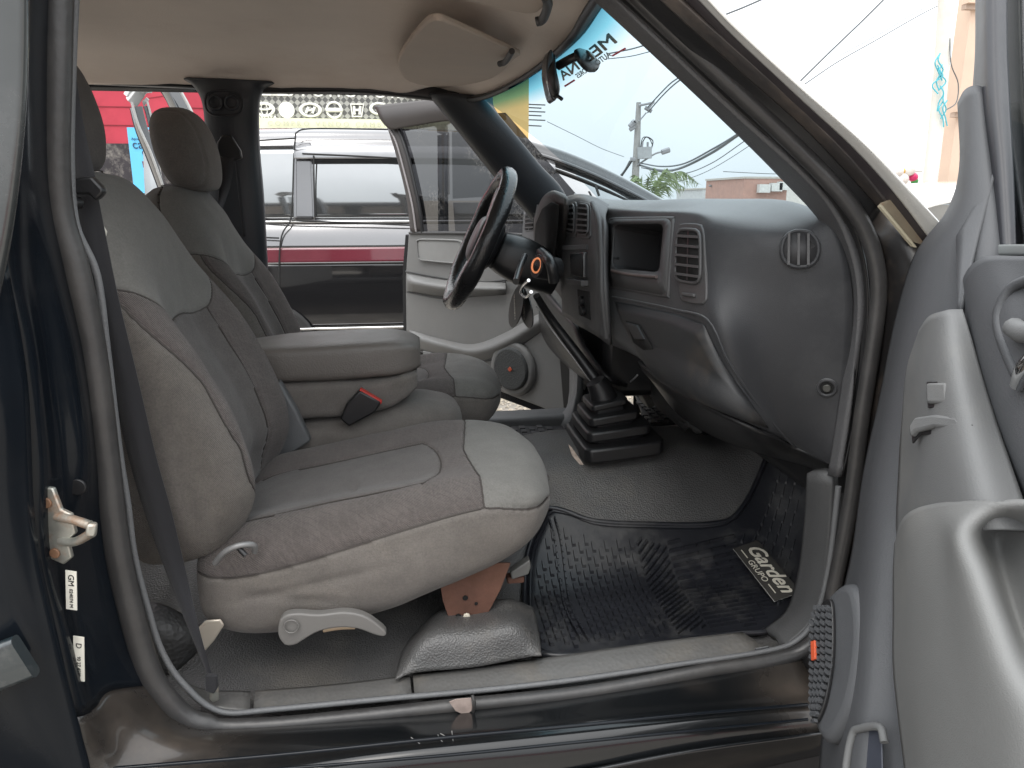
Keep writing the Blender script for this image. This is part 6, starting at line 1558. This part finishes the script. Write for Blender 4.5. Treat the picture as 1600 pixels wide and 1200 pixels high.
# --- beige column building on right
bb = thing('beige_building', Vector((Y(1530, 300, 11).x, 12, 0)), 'peach stucco building with recessed ledges at the right, behind the open door', 'building')
peach = mat('peach stucco', (.62, .47, .37), .85, var=.07, vscale=1.5, bump=.3, bscale=20)
q0 = Y(1456, 300, 11); q1 = Y(1492, -60, 11)
zt_ = 5.2
box('wall', (q0.x+2.25, 11.15, 2.6), (4.0, .3, 5.2), peach, bb, bevel=0)
for (x, y) in ((1508, 12), (1490, 180)):
    p = Y(x+4, y, 11.0); w1 = box('ledge', (p.x+.05, 10.97, p.z), (.28, .1, .07), mat('ledge shade', (.42, .32, .26), .9), bb, bevel=0)
    box('ledge', (p.x+.05, 10.93, p.z+.05), (.30, .14, .03), peach, bb, bevel=0)
props(tube('concrete_post', [Y(1482, -60, 10.6), Y(1470, 120, 10.6), Y(1456, 260, 10.6), Vector((Y(1450, 300, 10.6).x, 10.6, 0))], .105, mat('pale concrete post', (.62, .60, .55), .85, var=.08), None, n=14), 'pale concrete lighting post standing against the peach building', 'post')
teal = mat('teal cord', (.08, .38, .45), .6)
crd = thing('cord_tangle', Y(1478, 150, 10.4), 'tangle of teal cord tied round the concrete post', 'cord')
rg = random.Random(9)
for k in range(9):
    x0 = 1472+rg.uniform(-8, 10); y0 = rg.uniform(60, 170)
    tube('cord', [Y(x0, y0, 10.45), Y(x0+rg.uniform(-8, 10), y0+12, 10.42), Y(x0+rg.uniform(-10, 8), y0+26, 10.45), Y(x0+rg.uniform(-6, 6), y0+40, 10.45)], .010, teal, crd, n=5, sm=5)
props(tube('wall_cable', [Y(1484, 60, 10.5), Y(1486, 100, 10.5), Y(1497, 130, 10.8), Y(1494, 160, 10.8), Y(1478, 172, 10.6)], .008, ink2, None, n=5), 'thin cable looping over the peach wall', 'cable')
# --- white car at right background
wc = thing('white_car', Vector((Y(1470, 300, 9).x, 9.4, 0)), 'white parked car just visible between the pillar and the open door', 'car')
wpaint = mat('white car paint', (.78, .78, .76), .15, coat=1, var=.02)
cr0 = Y(1425, 298, 8.8); cr1 = Y(1600, 300, 8.8)
rr2 = []
for dy, dz in ((0, -.16), (.05, -.02), (.3, .06), (1.0, .08), (1.5, 0)):
    rr2.append([Vector((cr0.x-.1+x, 8.8+dy, z+dz)) for x, z in ((0, 1.10), (.3, 1.26), (.8, 1.36), (1.6, 1.38), (2.4, 1.30), (3.0, 1.1))])
patch('roof', rr2, wpaint, wc, thick=.01)
patch('body_side', [[Vector((cr0.x-.5+x, 8.8+dy, z)) for x in (-.3, .5, 1.5, 3, 4)] for dy, z in ((.05, .95), (-.03, .8), (0, .4), (.05, .25))], wpaint, wc, thick=.01)
patch('side_window', [[Vector((cr0.x+.0+x, 8.85, .93)) for x in (0, 1, 2, 3)], [Vector((cr0.x+.2+x*.93, 8.84, 1.2)) for x in (0, 1, 2, 2.7)]], vglass, wc, thick=.004)
for x in (.2, 2.6): disc('wheel', Vector((cr0.x+x, 8.78, .32)), (0, -1, 0), .31, .04, mat('tyre', (.02, .02, .02), .8), wc, n=30)
# bright balloons/signs cluster
cl = thing('balloon_display', Y(1415, 290, 14), 'small bunch of white, red, green and yellow balloons on the far pavement', 'balloons')
for (x, y, r, c_) in ((1404,268,.10,(.8,.8,.8)),(1412,267,.06,(.8,.5,.05)),(1420,265,.13,(.8,.8,.8)),(1427,277,.09,(.6,.03,.15)),(1429,283,.07,(.05,.3,.08)),(1424,259,.05,(.05,.05,.05)),(1410,280,.12,(.75,.75,.75))):
    p = Y(x, y, 14); m_ = mat('balloon %d%d%d' % tuple(int(v*99) for v in c_), c_, .35)
    R = [sring(p+Vector((0, 0, s*r)), r*max(.06, sqrt(max(0, 1-s*s))), r*max(.06, sqrt(max(0, 1-s*s))), EX, EY, 2, 12) for s in (-.99, -.7, -.3, .2, .6, .9, .99)]
    shell('balloon', R, [m_], None, 16, 14, None, None, cl)
tube('stick', [Y(1415, 285, 14), Vector((Y(1415, 285, 14).x, 14, 0))], .02, wht, cl, n=6, sm=1)
